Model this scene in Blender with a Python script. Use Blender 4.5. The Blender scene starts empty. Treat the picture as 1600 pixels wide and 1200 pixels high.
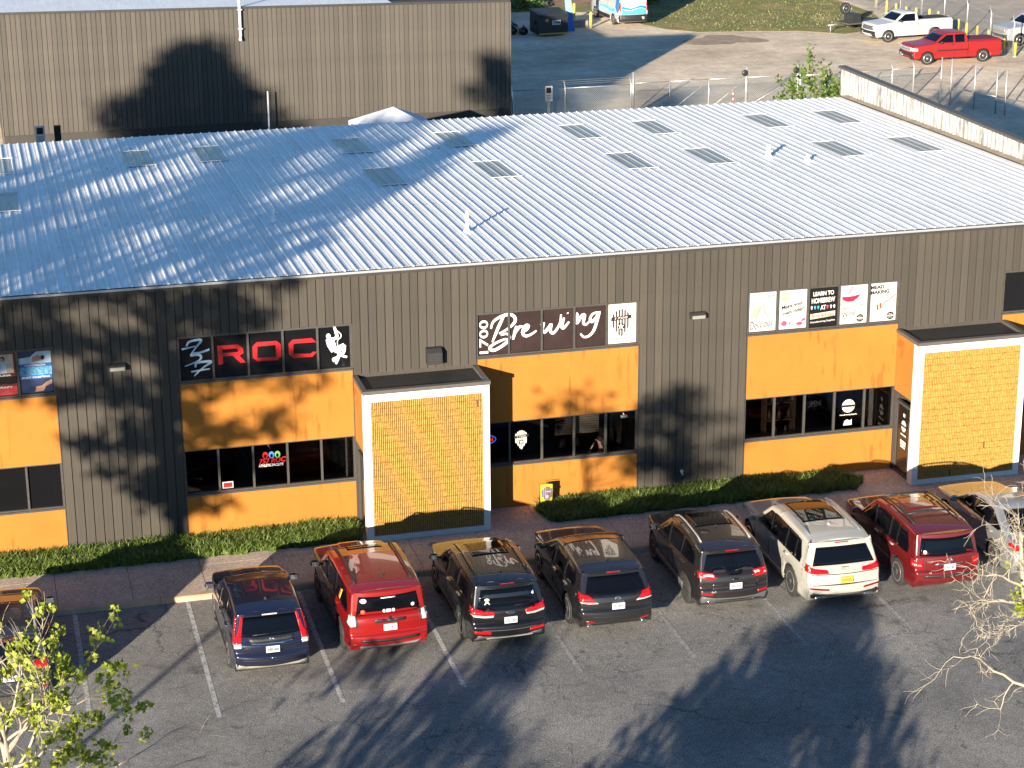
import bpy, bmesh, math, random
from math import sin, cos, pi, radians, sqrt, atan2
from mathutils import Vector, Matrix, Euler
from mathutils.bvhtree import BVHTree
from mathutils.geometry import delaunay_2d_cdt, tessellate_polygon
random.seed(7)
SC = bpy.context.scene
COL = SC.collection
# ---------------------------------------------------------------- camera, sky, sun, exposure
CAM_LOC = Vector((-9.003, -51.146, 21.177))
YAW, PITCH, ROLL = radians(14.553), radians(18.354), radians(-0.381)
cam = bpy.data.cameras.new('camera'); cam.lens = 73.38; cam.sensor_width = 36; cam.clip_end = 2000; cam.clip_start = .5
co = bpy.data.objects.new('camera', cam); COL.objects.link(co)
_f = Vector((sin(YAW)*cos(PITCH), cos(YAW)*cos(PITCH), -sin(PITCH)))
_r = Vector((cos(YAW), -sin(YAW), 0)); _u = _r.cross(_f)
_r2 = cos(ROLL)*_r + sin(ROLL)*_u; _u2 = -sin(ROLL)*_r + cos(ROLL)*_u
m = Matrix((_r2, _u2, -_f)).transposed().to_4x4(); m.translation = CAM_LOC
co.matrix_world = m
SC.camera = co
SUN_EL = radians(11.2)
SDX, SDY = .572, .820                     # direction the light travels, on the ground
SUN_DIR = Vector((SDX*cos(SUN_EL), SDY*cos(SUN_EL), -sin(SUN_EL)))
W = bpy.data.worlds.new('World'); SC.world = W; W.use_nodes = True
nt = W.node_tree; nt.nodes.clear()
wo = nt.nodes.new('ShaderNodeOutputWorld'); bg = nt.nodes.new('ShaderNodeBackground'); sk = nt.nodes.new('ShaderNodeTexSky')
sk.sky_type = 'NISHITA'; sk.sun_disc = False; sk.sun_elevation = SUN_EL
sk.sun_rotation = atan2(-SDX, -SDY)       # the sun stands opposite to the way the light travels
sk.air_density = 1.0; sk.dust_density = 0.0; sk.ozone_density = 4.5; sk.altitude = 0
nt.links.new(sk.outputs[0], bg.inputs[0]); bg.inputs[1].default_value = .064
nt.links.new(bg.outputs[0], wo.inputs[0])
sun = bpy.data.lights.new('sun', 'SUN'); sun.energy = 5.0; sun.angle = radians(.53); sun.color = (1.0, .88, .71)
so = bpy.data.objects.new('sun', sun); COL.objects.link(so); so.location = (-60, -80, 40)
so.rotation_euler = SUN_DIR.to_track_quat('-Z', 'Y').to_euler()
SC.view_settings.view_transform = 'Standard'; SC.view_settings.look = 'None'
SC.view_settings.exposure = 1.68; SC.view_settings.gamma = 1.0; SC.view_settings.use_curve_mapping = False
SC.cycles.max_bounces = 6; SC.cycles.transparent_max_bounces = 12
# ---------------------------------------------------------------- materials
MATS = {}
def mat(name, col, rough=.6, metal=0., var=0., vscale=3., bump=0., bscale=20., coat=0., spec=.5, col2=None, stretch=None, detail=4., emit=None, trans=0.):
    if name in MATS: return MATS[name]
    m = bpy.data.materials.new(name); m.use_nodes = True; n = m.node_tree.nodes; l = m.node_tree.links
    b = n['Principled BSDF']; b.inputs['Roughness'].default_value = rough; b.inputs['Metallic'].default_value = metal
    b.inputs['Specular IOR Level'].default_value = spec
    b.inputs['Coat Weight'].default_value = coat; b.inputs['Coat Roughness'].default_value = .03
    b.inputs['Base Color'].default_value = (*col, 1)
    if emit: b.inputs['Emission Color'].default_value = (*emit[0], 1); b.inputs['Emission Strength'].default_value = emit[1]
    tc = n.new('ShaderNodeTexCoord'); mp = n.new('ShaderNodeMapping')
    l.new(tc.outputs['Object'], mp.inputs[0])
    if stretch: mp.inputs['Scale'].default_value = stretch
    if var or col2:
        nz = n.new('ShaderNodeTexNoise'); nz.inputs['Scale'].default_value = vscale; nz.inputs['Detail'].default_value = detail; nz.inputs['Roughness'].default_value = .65
        l.new(mp.outputs[0], nz.inputs['Vector'])
        rp = n.new('ShaderNodeValToRGB'); rp.color_ramp.elements[0].position = .3; rp.color_ramp.elements[1].position = .7
        c2 = col2 or tuple(c*(1-var) for c in col)
        hi = col if col2 else tuple(min(1, c*(1+var*.6)) for c in col)
        rp.color_ramp.elements[0].color = (*c2, 1); rp.color_ramp.elements[1].color = (*hi, 1)
        l.new(nz.outputs[0], rp.inputs[0]); l.new(rp.outputs[0], b.inputs['Base Color'])
    if bump:
        bn = n.new('ShaderNodeTexNoise'); bn.inputs['Scale'].default_value = bscale; bn.inputs['Detail'].default_value = 5
        l.new(mp.outputs[0], bn.inputs['Vector'])
        bp = n.new('ShaderNodeBump'); bp.inputs['Strength'].default_value = bump; bp.inputs['Distance'].default_value = .02
        l.new(bn.outputs[0], bp.inputs['Height']); l.new(bp.outputs[0], b.inputs['Normal'])
    MATS[name] = m
    return m
def node_mat(name):
    m = bpy.data.materials.new(name); m.use_nodes = True; MATS[name] = m
    return m, m.node_tree.nodes, m.node_tree.links, m.node_tree.nodes['Principled BSDF']
def ramp(n, stops, interp='LINEAR'):
    r = n.new('ShaderNodeValToRGB'); r.color_ramp.interpolation = interp
    e = r.color_ramp.elements
    while len(e) < len(stops): e.new(.5)
    for i, (p, c) in enumerate(stops):
        e[i].position = p; e[i].color = (*c, 1) if len(c) == 3 else c
    return r
def noise(n, l, vec, scale, detail=4, rough=.6, dist=0):
    z = n.new('ShaderNodeTexNoise'); z.inputs['Scale'].default_value = scale; z.inputs['Detail'].default_value = detail
    z.inputs['Roughness'].default_value = rough; z.inputs['Distortion'].default_value = dist
    if vec is not None: l.new(vec, z.inputs['Vector'])
    return z
def mix(n, l, fac, a, b, mode='MIX'):
    x = n.new('ShaderNodeMix'); x.data_type = 'RGBA'; x.blend_type = mode
    for s, v in ((x.inputs['Factor'], fac), (x.inputs['A'], a), (x.inputs['B'], b)):
        if hasattr(v, 'default_value') or hasattr(v, 'links'): l.new(v, s)
        elif isinstance(v, (int, float)): s.default_value = v
        else: s.default_value = (*v, 1)
    return x.outputs['Result']
def mapping(n, l, scale=(1, 1, 1), coord='Object'):
    t = n.new('ShaderNodeTexCoord'); mp = n.new('ShaderNodeMapping'); mp.inputs['Scale'].default_value = scale
    l.new(t.outputs[coord], mp.inputs[0]); return mp.outputs[0]
# ---------------------------------------------------------------- mesh helpers
class MB:
    def __init__(s): s.v = []; s.f = []; s.mi = []; s.sm = []; s.rl = 0
    def face(s, idx, mi=0, smooth=False): s.f.append(tuple(idx)); s.mi.append(mi); s.sm.append(smooth)
    def box(s, x0, x1, y0, y1, z0, z1, mi=0):
        b = len(s.v)
        s.v += [(x0,y0,z0),(x1,y0,z0),(x1,y1,z0),(x0,y1,z0),(x0,y0,z1),(x1,y0,z1),(x1,y1,z1),(x0,y1,z1)]
        for q in ((0,3,2,1),(4,5,6,7),(0,1,5,4),(1,2,6,5),(2,3,7,6),(3,0,4,7)): s.face([b+i for i in q], mi)
        return s
    def quad(s, a, b, c, d, mi=0):
        k = len(s.v); s.v += [tuple(a), tuple(b), tuple(c), tuple(d)]; s.face((k,k+1,k+2,k+3), mi); return s
    def tube(s, pts, rad, n=8, mi=0, cap=True):
        pts = [Vector(p) for p in pts]
        if not isinstance(rad, (list, tuple)): rad = [rad]*len(pts)
        rings = []; up = Vector((0, 0, 1))
        prev = None
        for i, p in enumerate(pts):
            d = (pts[min(i+1, len(pts)-1)] - pts[max(i-1, 0)]).normalized()
            a = prev if prev is not None else (up if abs(d.z) < .9 else Vector((1, 0, 0)))
            x = (a - d*a.dot(d)).normalized(); prev = x; y = d.cross(x)
            b = len(s.v); rings.append(b)
            for k in range(n):
                t = 2*pi*k/n; s.v.append(tuple(p + (x*cos(t) + y*sin(t))*rad[i]))
        for i in range(len(rings)-1):
            for k in range(n): s.face((rings[i]+k, rings[i]+(k+1) % n, rings[i+1]+(k+1) % n, rings[i+1]+k), mi, n > 4)
        if cap:
            s.face([rings[0]+k for k in range(n)][::-1], mi); s.face([rings[-1]+k for k in range(n)], mi)
        return s
    def lathe(s, prof, n=24, axis='z', c=(0, 0, 0), mi=0, smooth=True):   # prof: (radius, height)
        rings = []
        for r, h in prof:
            b = len(s.v); rings.append(b)
            for k in range(n):
                t = 2*pi*k/n; a, d = r*cos(t), r*sin(t)
                p = {'z': (a, d, h), 'x': (h, a, d), 'y': (a, h, d)}[axis]
                s.v.append((p[0]+c[0], p[1]+c[1], p[2]+c[2]))
        for i in range(len(rings)-1):
            for k in range(n): s.face((rings[i]+k, rings[i]+(k+1) % n, rings[i+1]+(k+1) % n, rings[i+1]+k), mi, smooth)
        s.face([rings[0]+k for k in range(n)][::-1], mi); s.face([rings[-1]+k for k in range(n)], mi)
        return s
    def prism(s, poly, fn, d0, d1, mi=0):     # poly: 2D outline, fn(a, b, depth) -> 3D; d0 = front face
        n = len(poly); b = len(s.v)
        for d in (d0, d1):
            for a, c in poly: s.v.append(tuple(fn(a, c, d)))
        tris = tessellate_polygon([[Vector((a, c, 0)) for a, c in poly]])
        for t in tris: s.face((b+t[0], b+t[1], b+t[2]), mi); s.face((b+n+t[2], b+n+t[1], b+n+t[0]), mi)
        for i in range(n):
            j = (i+1) % n; s.face((b+i, b+j, b+n+j, b+n+i), mi)
        return s
    def ribbon(s, pts, wid, fn, d0, d1, mi=0, sub=5):   # a brush stroke: centre line in 2D with width
        P = [Vector(p) for p in catmull(pts, sub)]
        n = len(P); ws = wid if isinstance(wid, (list, tuple)) else [wid]*n
        if isinstance(wid, (list, tuple)): ws = [lerp_list(wid, i/(n-1)) for i in range(n)]
        L = []; R_ = []
        for i, p in enumerate(P):
            d = (P[min(i+1, n-1)] - P[max(i-1, 0)]); d = d.normalized() if d.length > 1e-9 else Vector((1, 0))
            nn = Vector((-d.y, d.x))*ws[i]/2
            L.append(p+nn); R_.append(p-nn)
        b = len(s.v); s.rl += 1
        for i in range(n):
            lf_ = d0-.0009*s.rl-.00009*i
            for q in (L[i], R_[i]):
                s.v.append(tuple(fn(q.x, q.y, lf_))); s.v.append(tuple(fn(q.x, q.y, d1)))
        for i in range(n-1):
            a = b+4*i; c = a+4
            s.face((a, a+2, c+2, c), mi); s.face((a+1, c+1, c+3, a+3), mi); s.face((a, c, c+1, a+1), mi); s.face((a+2, a+3, c+3, c+2), mi)
        s.face((b, b+1, b+3, b+2), mi); e = b+4*(n-1); s.face((e, e+2, e+3, e+1), mi)
        return s
    def mesh(s, name, mats):
        me = bpy.data.meshes.new(name); me.from_pydata([tuple(v) for v in s.v], [], s.f)
        for mm in (mats if isinstance(mats, (list, tuple)) else [mats]): me.materials.append(mm)
        if any(s.mi): me.polygons.foreach_set('material_index', s.mi)
        if any(s.sm): me.polygons.foreach_set('use_smooth', s.sm)
        me.update(); return me
    def fix(s):
        return s
    def build(s, name, mats, parent=None, loc=(0, 0, 0), rot=None, recalc=False):
        me = s.mesh(name, mats)
        if recalc:
            bm = bmesh.new(); bm.from_mesh(me); bmesh.ops.recalc_face_normals(bm, faces=bm.faces); bm.to_mesh(me); bm.free()
        return link(name, me, parent, loc, rot)
def catmull(pts, sub=5):
    pts = [Vector(p) for p in pts]
    if len(pts) < 3: return pts
    out = []
    for i in range(len(pts)-1):
        p0 = pts[max(i-1, 0)]; p1 = pts[i]; p2 = pts[i+1]; p3 = pts[min(i+2, len(pts)-1)]
        for k in range(sub):
            t = k/sub
            out.append(.5*((2*p1) + (p2-p0)*t + (2*p0-5*p1+4*p2-p3)*t*t + (3*p1-p0-3*p2+p3)*t**3))
    out.append(pts[-1]); return out
def lerp_list(a, t):
    x = t*(len(a)-1); i = min(int(x), len(a)-2); return a[i]+(a[i+1]-a[i])*(x-i)
def link(name, data, parent=None, loc=(0, 0, 0), rot=None):
    o = bpy.data.objects.new(name, data); COL.objects.link(o); o.location = loc
    if rot: o.rotation_euler = rot
    if parent is not None: o.parent = parent
    return o
def tag(o, label=None, cat=None, group=None, kind=None):
    if label: o['label'] = label
    if cat: o['category'] = cat
    if group: o['group'] = group
    if kind: o['kind'] = kind
    return o
def thing(name, label, cat, loc=(0, 0, 0), rz=0, group=None):
    o = link(name, None, None, loc, (0, 0, rz)); o.empty_display_size = .2
    return tag(o, label, cat, group)
def copy_tree(o, parent=None):
    c = o.copy(); COL.objects.link(c); c.parent = parent
    for ch in o.children: copy_tree(ch, c)
    return c
def text_obj(name, s, size, m, parent, loc, rot=(pi/2, 0, 0), bold=0., shear=0., width=None, height=None, align='CENTER', ext=.001):
    cu = bpy.data.curves.new(name, 'FONT'); cu.body = s; cu.size = size; cu.align_x = align; cu.align_y = 'CENTER'
    cu.offset = bold; cu.shear = shear; cu.extrude = ext; cu.resolution_u = 3
    t = bpy.data.objects.new('tmp', cu); COL.objects.link(t)
    me = bpy.data.meshes.new_from_object(t.evaluated_get(bpy.context.evaluated_depsgraph_get()))
    bpy.data.objects.remove(t); bpy.data.curves.remove(cu)
    vs = me.vertices
    if len(vs):
        xs = [v.co.x for v in vs]; ys = [v.co.y for v in vs]
        cx, cy = (min(xs)+max(xs))/2, (min(ys)+max(ys))/2
        sx = width/(max(xs)-min(xs)) if width else 1; sy = height/(max(ys)-min(ys)) if height else (sx if width else 1)
        for v in vs:
            v.co.x = (v.co.x-cx)*sx; v.co.y = (v.co.y-cy)*sy
    me.materials.clear(); me.materials.append(m); me.name = name
    return link(name, me, parent, loc, rot)
def blob(q, c, r, n=10, p=2.6, mi=0):
    b = len(q.v); rows = n//2+1
    sg = lambda v, e: math.copysign(abs(v)**e, v)
    for i in range(rows):
        ph = -pi/2+pi*i/(rows-1)
        for k in range(n):
            t = 2*pi*k/n; e = 2/p
            q.v.append((c[0]+r[0]*sg(cos(ph), e)*sg(cos(t), e), c[1]+r[1]*sg(cos(ph), e)*sg(sin(t), e), c[2]+r[2]*sg(sin(ph), e)))
    for i in range(rows-1):
        for k in range(n): q.face((b+i*n+k, b+i*n+(k+1) % n, b+(i+1)*n+(k+1) % n, b+(i+1)*n+k), mi, True)
    return q
# ---------------------------------------------------------------- surface materials
def asphalt_mat():
    m, n, l, b = node_mat('asphalt'); v = mapping(n, l)
    a = noise(n, l, v, .35, 5, .6); fine = noise(n, l, v, 30, 3, .85); mid = noise(n, l, v, 5, 6, .8)
    c = ramp(n, [(.3, (.15, .148, .145)), (.52, (.205, .20, .19)), (.72, (.27, .26, .245))]); l.new(a.outputs[0], c.inputs[0])
    s = ramp(n, [(.32, (.25, .25, .26)), (.5, (1, 1, 1)), (.66, (2.9, 2.8, 2.7))]); l.new(fine.outputs[0], s.inputs[0])
    c1 = mix(n, l, .75, c.outputs[0], s.outputs[0], 'MULTIPLY')
    s2 = ramp(n, [(.3, (.62, .62, .62)), (.7, (1.3, 1.3, 1.28))]); l.new(mid.outputs[0], s2.inputs[0])
    c2 = mix(n, l, .8, c1, s2.outputs[0], 'MULTIPLY')
    # cracks
    wv = noise(n, l, v, 1.6, 4, .7); vm = n.new('ShaderNodeVectorMath'); vm.operation = 'MULTIPLY_ADD'
    l.new(wv.outputs['Color'], vm.inputs[0]); vm.inputs[1].default_value = (.9, .9, 0); l.new(v, vm.inputs[2])
    vo = n.new('ShaderNodeTexVoronoi'); vo.feature = 'DISTANCE_TO_EDGE'; vo.inputs['Scale'].default_value = .62; l.new(vm.outputs[0], vo.inputs['Vector'])
    cr = ramp(n, [(0, (1, 1, 1)), (.013, (0, 0, 0))]); l.new(vo.outputs['Distance'], cr.inputs[0])
    vo2 = n.new('ShaderNodeTexVoronoi'); vo2.feature = 'DISTANCE_TO_EDGE'; vo2.inputs['Scale'].default_value = 3.2; l.new(vm.outputs[0], vo2.inputs['Vector'])
    cr2 = ramp(n, [(0, (1, 1, 1)), (.03, (0, 0, 0))]); l.new(vo2.outputs['Distance'], cr2.inputs[0])
    msk = noise(n, l, v, .28, 3, .6); mr = ramp(n, [(.54, (0, 0, 0)), (.62, (.8, .8, .8))]); l.new(msk.outputs[0], mr.inputs[0])
    k2 = mix(n, l, 1., cr2.outputs[0], mr.outputs[0], 'MULTIPLY')
    msk1 = noise(n, l, v, .5, 3, .6); mr1 = ramp(n, [(.44, (0, 0, 0)), (.56, (.7, .7, .7))]); l.new(msk1.outputs[0], mr1.inputs[0])
    k1 = mix(n, l, 1., cr.outputs[0], mr1.outputs[0], 'MULTIPLY')
    kk = mix(n, l, 1., k1, k2, 'LIGHTEN')
    c3 = mix(n, l, kk, c2, (.022, .022, .022))
    # oil drips
    oi = noise(n, l, v, .9, 4, .6); orp = ramp(n, [(.62, (0, 0, 0)), (.72, (.55, .55, .55))]); l.new(oi.outputs[0], orp.inputs[0])
    c4 = mix(n, l, orp.outputs[0], c3, (.03, .03, .03))
    l.new(c4, b.inputs['Base Color']); b.inputs['Roughness'].default_value = .88; b.inputs['Specular IOR Level'].default_value = .3
    bp = n.new('ShaderNodeBump'); bp.inputs['Strength'].default_value = 1.0; bp.inputs['Distance'].default_value = .03
    l.new(fine.outputs[0], bp.inputs['Height']); l.new(bp.outputs[0], b.inputs['Normal'])
    return m
def lot_mat():
    m, n, l, b = node_mat('back_lot_concrete'); v = mapping(n, l)
    a = noise(n, l, v, .12, 6, .65); md = noise(n, l, v, 1.4, 6, .75); fine = noise(n, l, v, 22, 3, .8)
    st = mapping(n, l, (.7, .8, 1)); sw = noise(n, l, st, .35, 5, .7)
    c = ramp(n, [(.3, (.46, .36, .25)), (.5, (.60, .49, .36)), (.7, (.69, .59, .46))]); l.new(a.outputs[0], c.inputs[0])
    s = ramp(n, [(.3, (.72, .70, .66)), (.6, (1.12, 1.1, 1.06))]); l.new(md.outputs[0], s.inputs[0])
    c1 = mix(n, l, .8, c.outputs[0], s.outputs[0], 'MULTIPLY')
    s2 = ramp(n, [(.32, (.7, .7, .7)), (.6, (1.15, 1.15, 1.15))]); l.new(sw.outputs[0], s2.inputs[0])
    c2 = mix(n, l, .8, c1, s2.outputs[0], 'MULTIPLY')
    s3 = ramp(n, [(.3, (.75, .75, .75)), (.7, (1.2, 1.2, 1.2))]); l.new(fine.outputs[0], s3.inputs[0])
    c3 = mix(n, l, .7, c2, s3.outputs[0], 'MULTIPLY')
    l.new(c3, b.inputs['Base Color']); b.inputs['Roughness'].default_value = .95
    bp = n.new('ShaderNodeBump'); bp.inputs['Strength'].default_value = .8; bp.inputs['Distance'].default_value = .08
    l.new(md.outputs[0], bp.inputs['Height']); l.new(bp.outputs[0], b.inputs['Normal'])
    return m
def stucco_mat(name, col):
    m, n, l, b = node_mat(name); v = mapping(n, l)
    a = noise(n, l, v, .8, 4, .6)
    c = ramp(n, [(.3, tuple(x*.90 for x in col)), (.7, tuple(min(1, x*1.05) for x in col))]); l.new(a.outputs[0], c.inputs[0])
    # repainted / water-marked vertical patches
    v2 = mapping(n, l, (5.5, 1, .9)); d = noise(n, l, v2, 1.0, 3, .55)
    dr = ramp(n, [(.55, (0, 0, 0)), (.62, (.95, .95, .95))]); l.new(d.outputs[0], dr.inputs[0])
    ms = noise(n, l, v, .55, 2, .5); mr = ramp(n, [(.44, (0, 0, 0)), (.56, (.8, .8, .8))]); l.new(ms.outputs[0], mr.inputs[0])
    k = mix(n, l, 1., dr.outputs[0], mr.outputs[0], 'MULTIPLY')
    c2 = mix(n, l, k, c.outputs[0], (col[0]*.68, col[1]*.58, col[2]*.55))
    l.new(c2, b.inputs['Base Color']); b.inputs['Roughness'].default_value = .85; b.inputs['Specular IOR Level'].default_value = .25
    f = noise(n, l, v, 60, 4, .7); bp = n.new('ShaderNodeBump'); bp.inputs['Strength'].default_value = .25; bp.inputs['Distance'].default_value = .01
    l.new(f.outputs[0], bp.inputs['Height']); l.new(bp.outputs[0], b.inputs['Normal'])
    return m
def siding_mat(name, col):
    m, n, l, b = node_mat(name)
    oi = n.new('ShaderNodeObjectInfo')
    v = mapping(n, l, (1, 1, 1)); st = mapping(n, l, (55, 20, .5)); g = noise(n, l, st, 1.0, 4, .7)
    c = ramp(n, [(.3, tuple(x*.78 for x in col)), (.7, tuple(x*1.16 for x in col))]); l.new(g.outputs[0], c.inputs[0])
    rr = ramp(n, [(0, (.84, .84, .85)), (1, (1.12, 1.11, 1.10))]); l.new(oi.outputs['Random'], rr.inputs[0])
    c1 = mix(n, l, 1., c.outputs[0], rr.outputs[0], 'MULTIPLY')
    w = noise(n, l, v, .9, 4, .6); wr = ramp(n, [(.3, (.88, .88, .88)), (.7, (1.08, 1.07, 1.05))]); l.new(w.outputs[0], wr.inputs[0])
    c2 = mix(n, l, 1., c1, wr.outputs[0], 'MULTIPLY')
    l.new(c2, b.inputs['Base Color']); b.inputs['Roughness'].default_value = .72; b.inputs['Specular IOR Level'].default_value = .3
    bp = n.new('ShaderNodeBump'); bp.inputs['Strength'].default_value = .5; bp.inputs['Distance'].default_value = .006
    l.new(g.outputs[0], bp.inputs['Height']); l.new(bp.outputs[0], b.inputs['Normal'])
    return m
def roof_mat():
    m, n, l, b = node_mat('white_roof_metal'); v = mapping(n, l)
    geo = n.new('ShaderNodeNewGeometry')
    a = noise(n, l, geo.outputs['Position'], .5, 5, .65); c = ramp(n, [(.3, (.68, .685, .69)), (.7, (.80, .80, .80))]); l.new(a.outputs[0], c.inputs[0])
    st = n.new('ShaderNodeMapping'); st.inputs['Scale'].default_value = (9, .5, 1); l.new(geo.outputs['Position'], st.inputs[0])
    s = noise(n, l, st.outputs[0], 1.2, 4, .7); sr = ramp(n, [(.35, (.80, .79, .77)), (.55, (1, 1, 1))]); l.new(s.outputs[0], sr.inputs[0])
    c1 = mix(n, l, .75, c.outputs[0], sr.outputs[0], 'MULTIPLY')
    oi = n.new('ShaderNodeObjectInfo'); orr = ramp(n, [(0, (.90, .90, .90)), (1, (1.04, 1.04, 1.04))]); l.new(oi.outputs['Random'], orr.inputs[0]); c1 = mix(n, l, 1., c1, orr.outputs[0], 'MULTIPLY')
    sp = noise(n, l, geo.outputs['Position'], 3.0, 5, .8); spr = ramp(n, [(.60, (0, 0, 0)), (.70, (.6, .6, .6))]); l.new(sp.outputs[0], spr.inputs[0])
    c2 = mix(n, l, spr.outputs[0], c1, (.48, .46, .43))
    l.new(c2, b.inputs['Base Color']); b.inputs['Roughness'].default_value = .42; b.inputs['Specular IOR Level'].default_value = .5
    return m
def sidewalk_mat():
    m, n, l, b = node_mat('exposed_aggregate'); geo = n.new('ShaderNodeNewGeometry'); v = geo.outputs['Position']
    a = noise(n, l, v, .6, 4, .6); f = noise(n, l, v, 38, 2, .7); vo = n.new('ShaderNodeTexVoronoi'); vo.inputs['Scale'].default_value = 32; l.new(v, vo.inputs['Vector'])
    c = ramp(n, [(.3, (.31, .245, .195)), (.7, (.45, .36, .285))]); l.new(a.outputs[0], c.inputs[0])
    s = ramp(n, [(0, (.55, .55, .55)), (.5, (1, 1, 1)), (1, (1.7, 1.65, 1.6))]); l.new(vo.outputs['Color'], s.inputs[0])
    c1 = mix(n, l, .8, c.outputs[0], s.outputs[0], 'MULTIPLY'); l.new(c1, b.inputs['Base Color']); b.inputs['Roughness'].default_value = .9
    bp = n.new('ShaderNodeBump'); bp.inputs['Strength'].default_value = .5; bp.inputs['Distance'].default_value = .01
    l.new(f.outputs[0], bp.inputs['Height']); l.new(bp.outputs[0], b.inputs['Normal'])
    return m
def glass_mat(name, tint, gl=.9):
    m = bpy.data.materials.new(name); m.use_nodes = True; n = m.node_tree.nodes; l = m.node_tree.links; n.clear()
    o = n.new('ShaderNodeOutputMaterial'); t = n.new('ShaderNodeBsdfTransparent'); t.inputs[0].default_value = (*tint, 1)
    g = n.new('ShaderNodeBsdfGlossy'); g.inputs['Roughness'].default_value = .02; g.inputs[0].default_value = (gl, gl, gl, 1)
    f = n.new('ShaderNodeFresnel'); f.inputs[0].default_value = 1.5; x = n.new('ShaderNodeMixShader')
    l.new(f.outputs[0], x.inputs[0]); l.new(t.outputs[0], x.inputs[1]); l.new(g.outputs[0], x.inputs[2]); l.new(x.outputs[0], o.inputs[0])
    MATS[name] = m; return m
def paint_line_mat(name='worn_line_paint', lo=.40, hi=.54, top=(.46, .45, .43)):
    m, n, l, b = node_mat(name); geo = n.new('ShaderNodeNewGeometry'); v = geo.outputs['Position']
    a = noise(n, l, v, 9, 5, .8); c = ramp(n, [(lo, (.17, .17, .165)), (hi, top)]); l.new(a.outputs[0], c.inputs[0])
    l.new(c.outputs[0], b.inputs['Base Color']); b.inputs['Roughness'].default_value = .85
    return m
ASPH = asphalt_mat(); LOT = lot_mat(); SIDE = sidewalk_mat(); ROOFM = roof_mat(); LINEP = paint_line_mat(); LINEF = paint_line_mat('faded_line_paint', .44, .62, (.37, .365, .35))
ORANGE = stucco_mat('orange_stucco', (.330, .130, .021))
BROWN = siding_mat('brown_siding', (.0535, .0470, .0385))
BROWN2 = siding_mat('brown_siding_back', (.074, .0665, .057))
DARKTRIM = mat('dark_bronze_trim', (.035, .032, .03), .45, var=.2)
FRAME = mat('bronze_window_frame', (.075, .07, .065), .4, metal=.3, var=.2, vscale=8)
GLASS = glass_mat('tinted_glass', (.44, .44, .45))
CLEARG = glass_mat('clear_glass', (.86, .86, .86))
BLACKGLASS = mat('blacked_out_glass', (.006, .006, .007), .04, spec=.5)
WHITEP = mat('white_trim_paint', (.60, .585, .55), .6, var=.05, vscale=2)
INNER = mat('dim_interior', (.035, .028, .022), .9)
KERB = mat('kerb_concrete', (.40, .29, .19), .9, var=.25, vscale=2.5, bump=.3, bscale=40)
SKYL = mat('skylight_fibreglass', (.25, .255, .24), .35, var=.2, vscale=1.5, stretch=(1, .3, 1))
GRYCAP = mat('grey_brown_cap', (.075, .068, .062), .6, var=.15)
# ---------------------------------------------------------------- ground, parking, pavement
g = MB(); g.quad((-600, -500, -.012), (600, -500, -.012), (600, 900, -.012), (-600, 900, -.012))
tag(g.build('ground', mat('bare_earth', (.20, .16, .11), .95, var=.3, vscale=.05)), kind='structure')
g = MB(); g.quad((-60, -60, 0), (70, -60, 0), (70, -3.62, 0), (-60, -3.62, 0))
park = tag(g.build('parking_lot', ASPH), kind='structure')
for k, x in enumerate([-10.4, -7.67, -4.94, -2.21, .55, 3.28, 6.02, 8.76, 11.5, 14.22, 16.95]):
    e = -9.95 if k != 1 else -8.9
    g = MB(); g.quad((x-.055, e, .004), (x+.055, e, .004), (x+.055, -3.66, .004), (x-.055, -3.66, .004)); g.build('parking_line', LINEP if k < 5 else LINEF, park)
g = MB(); g.quad((-60, 0.6, -.004), (-60, 95, -.004), (140, 95, -.004), (140, .6, -.004)); g.f[0] = g.f[0][::-1]
lot = tag(g.build('back_lot', LOT), kind='structure')
side = tag(MB().box(-30, 40, -3.42, 2, -.05, .115).build('pavement', mat('joint_dirt', (.06, .05, .042), .95)), kind='structure')
slab = MB().box(0, 1.8, -3.42, -1.75, .10, .13).mesh('slab', SIDE); slab2 = MB().box(0, 1.8, -1.735, 0, .10, .13).mesh('slab', SIDE)
for k in range(-9, 15):
    x = k*1.815-.77
    link('slab', slab, side, (x, 0, random.uniform(-.002, .002))); link('slab', slab2, side, (x, 0, random.uniform(-.002, .002)))
kb = MB()
prof = [(-3.42, .132), (-3.56, .128), (-3.60, .10), (-3.62, -.02), (-3.42, -.02)]
kb.prism(prof, lambda a, c, d: (d, a, c), 0, 2.72)
km = kb.mesh('kerb_stone', KERB)
kerb = tag(MB().box(-30, 40, -3.55, -3.43, -.05, .1).build('kerb', mat('joint_dirt', None)), kind='structure')
for k in range(-10, 13): link('kerb_stone', km, kerb, (k*2.735-.1, 0, 0))
# ---------------------------------------------------------------- the front building
ZE, SL, XL, XR, YB = 7.095, -.027, -19.9, 23.2, 21.6
ZWT, ZWB, ZYT, ZYB, ZLW, ZLT, ZB = 5.656, 4.50, 4.408, 2.599, 1.41, 1.326, .13
bld = thing('warehouse_building', 'long brown sided warehouse with orange panels, two tiled entrance boxes and white ribbed roof', 'building')
BAYS = [(-12.1, -7.58), (-4.51, 0.0), (3.31, 7.82), (10.91, 15.40), (18.55, 23.0)]
TOW = [(0.0, 3.30), (15.37, 18.63)]
bk = MB()
edges = [XL] + [e for b in BAYS for e in b] + [XR]
for i in range(0, len(edges), 2):                                   # backing behind the siding
    bk.box(edges[i]-.0, edges[i+1], .022, .25, .1, ZWT)
bk.box(XL, XR, .022, .25, ZWT, 7.0)
bk.box(XL, XL+.25, .26, YB-.3, .1, 6.4); bk.box(XR-.25, XR, .26, YB-.3, .1, 6.4); bk.box(XL, XR, YB-.3, YB-.05, .1, 6.4)
bk.build('wall', BROWN, bld)
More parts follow.
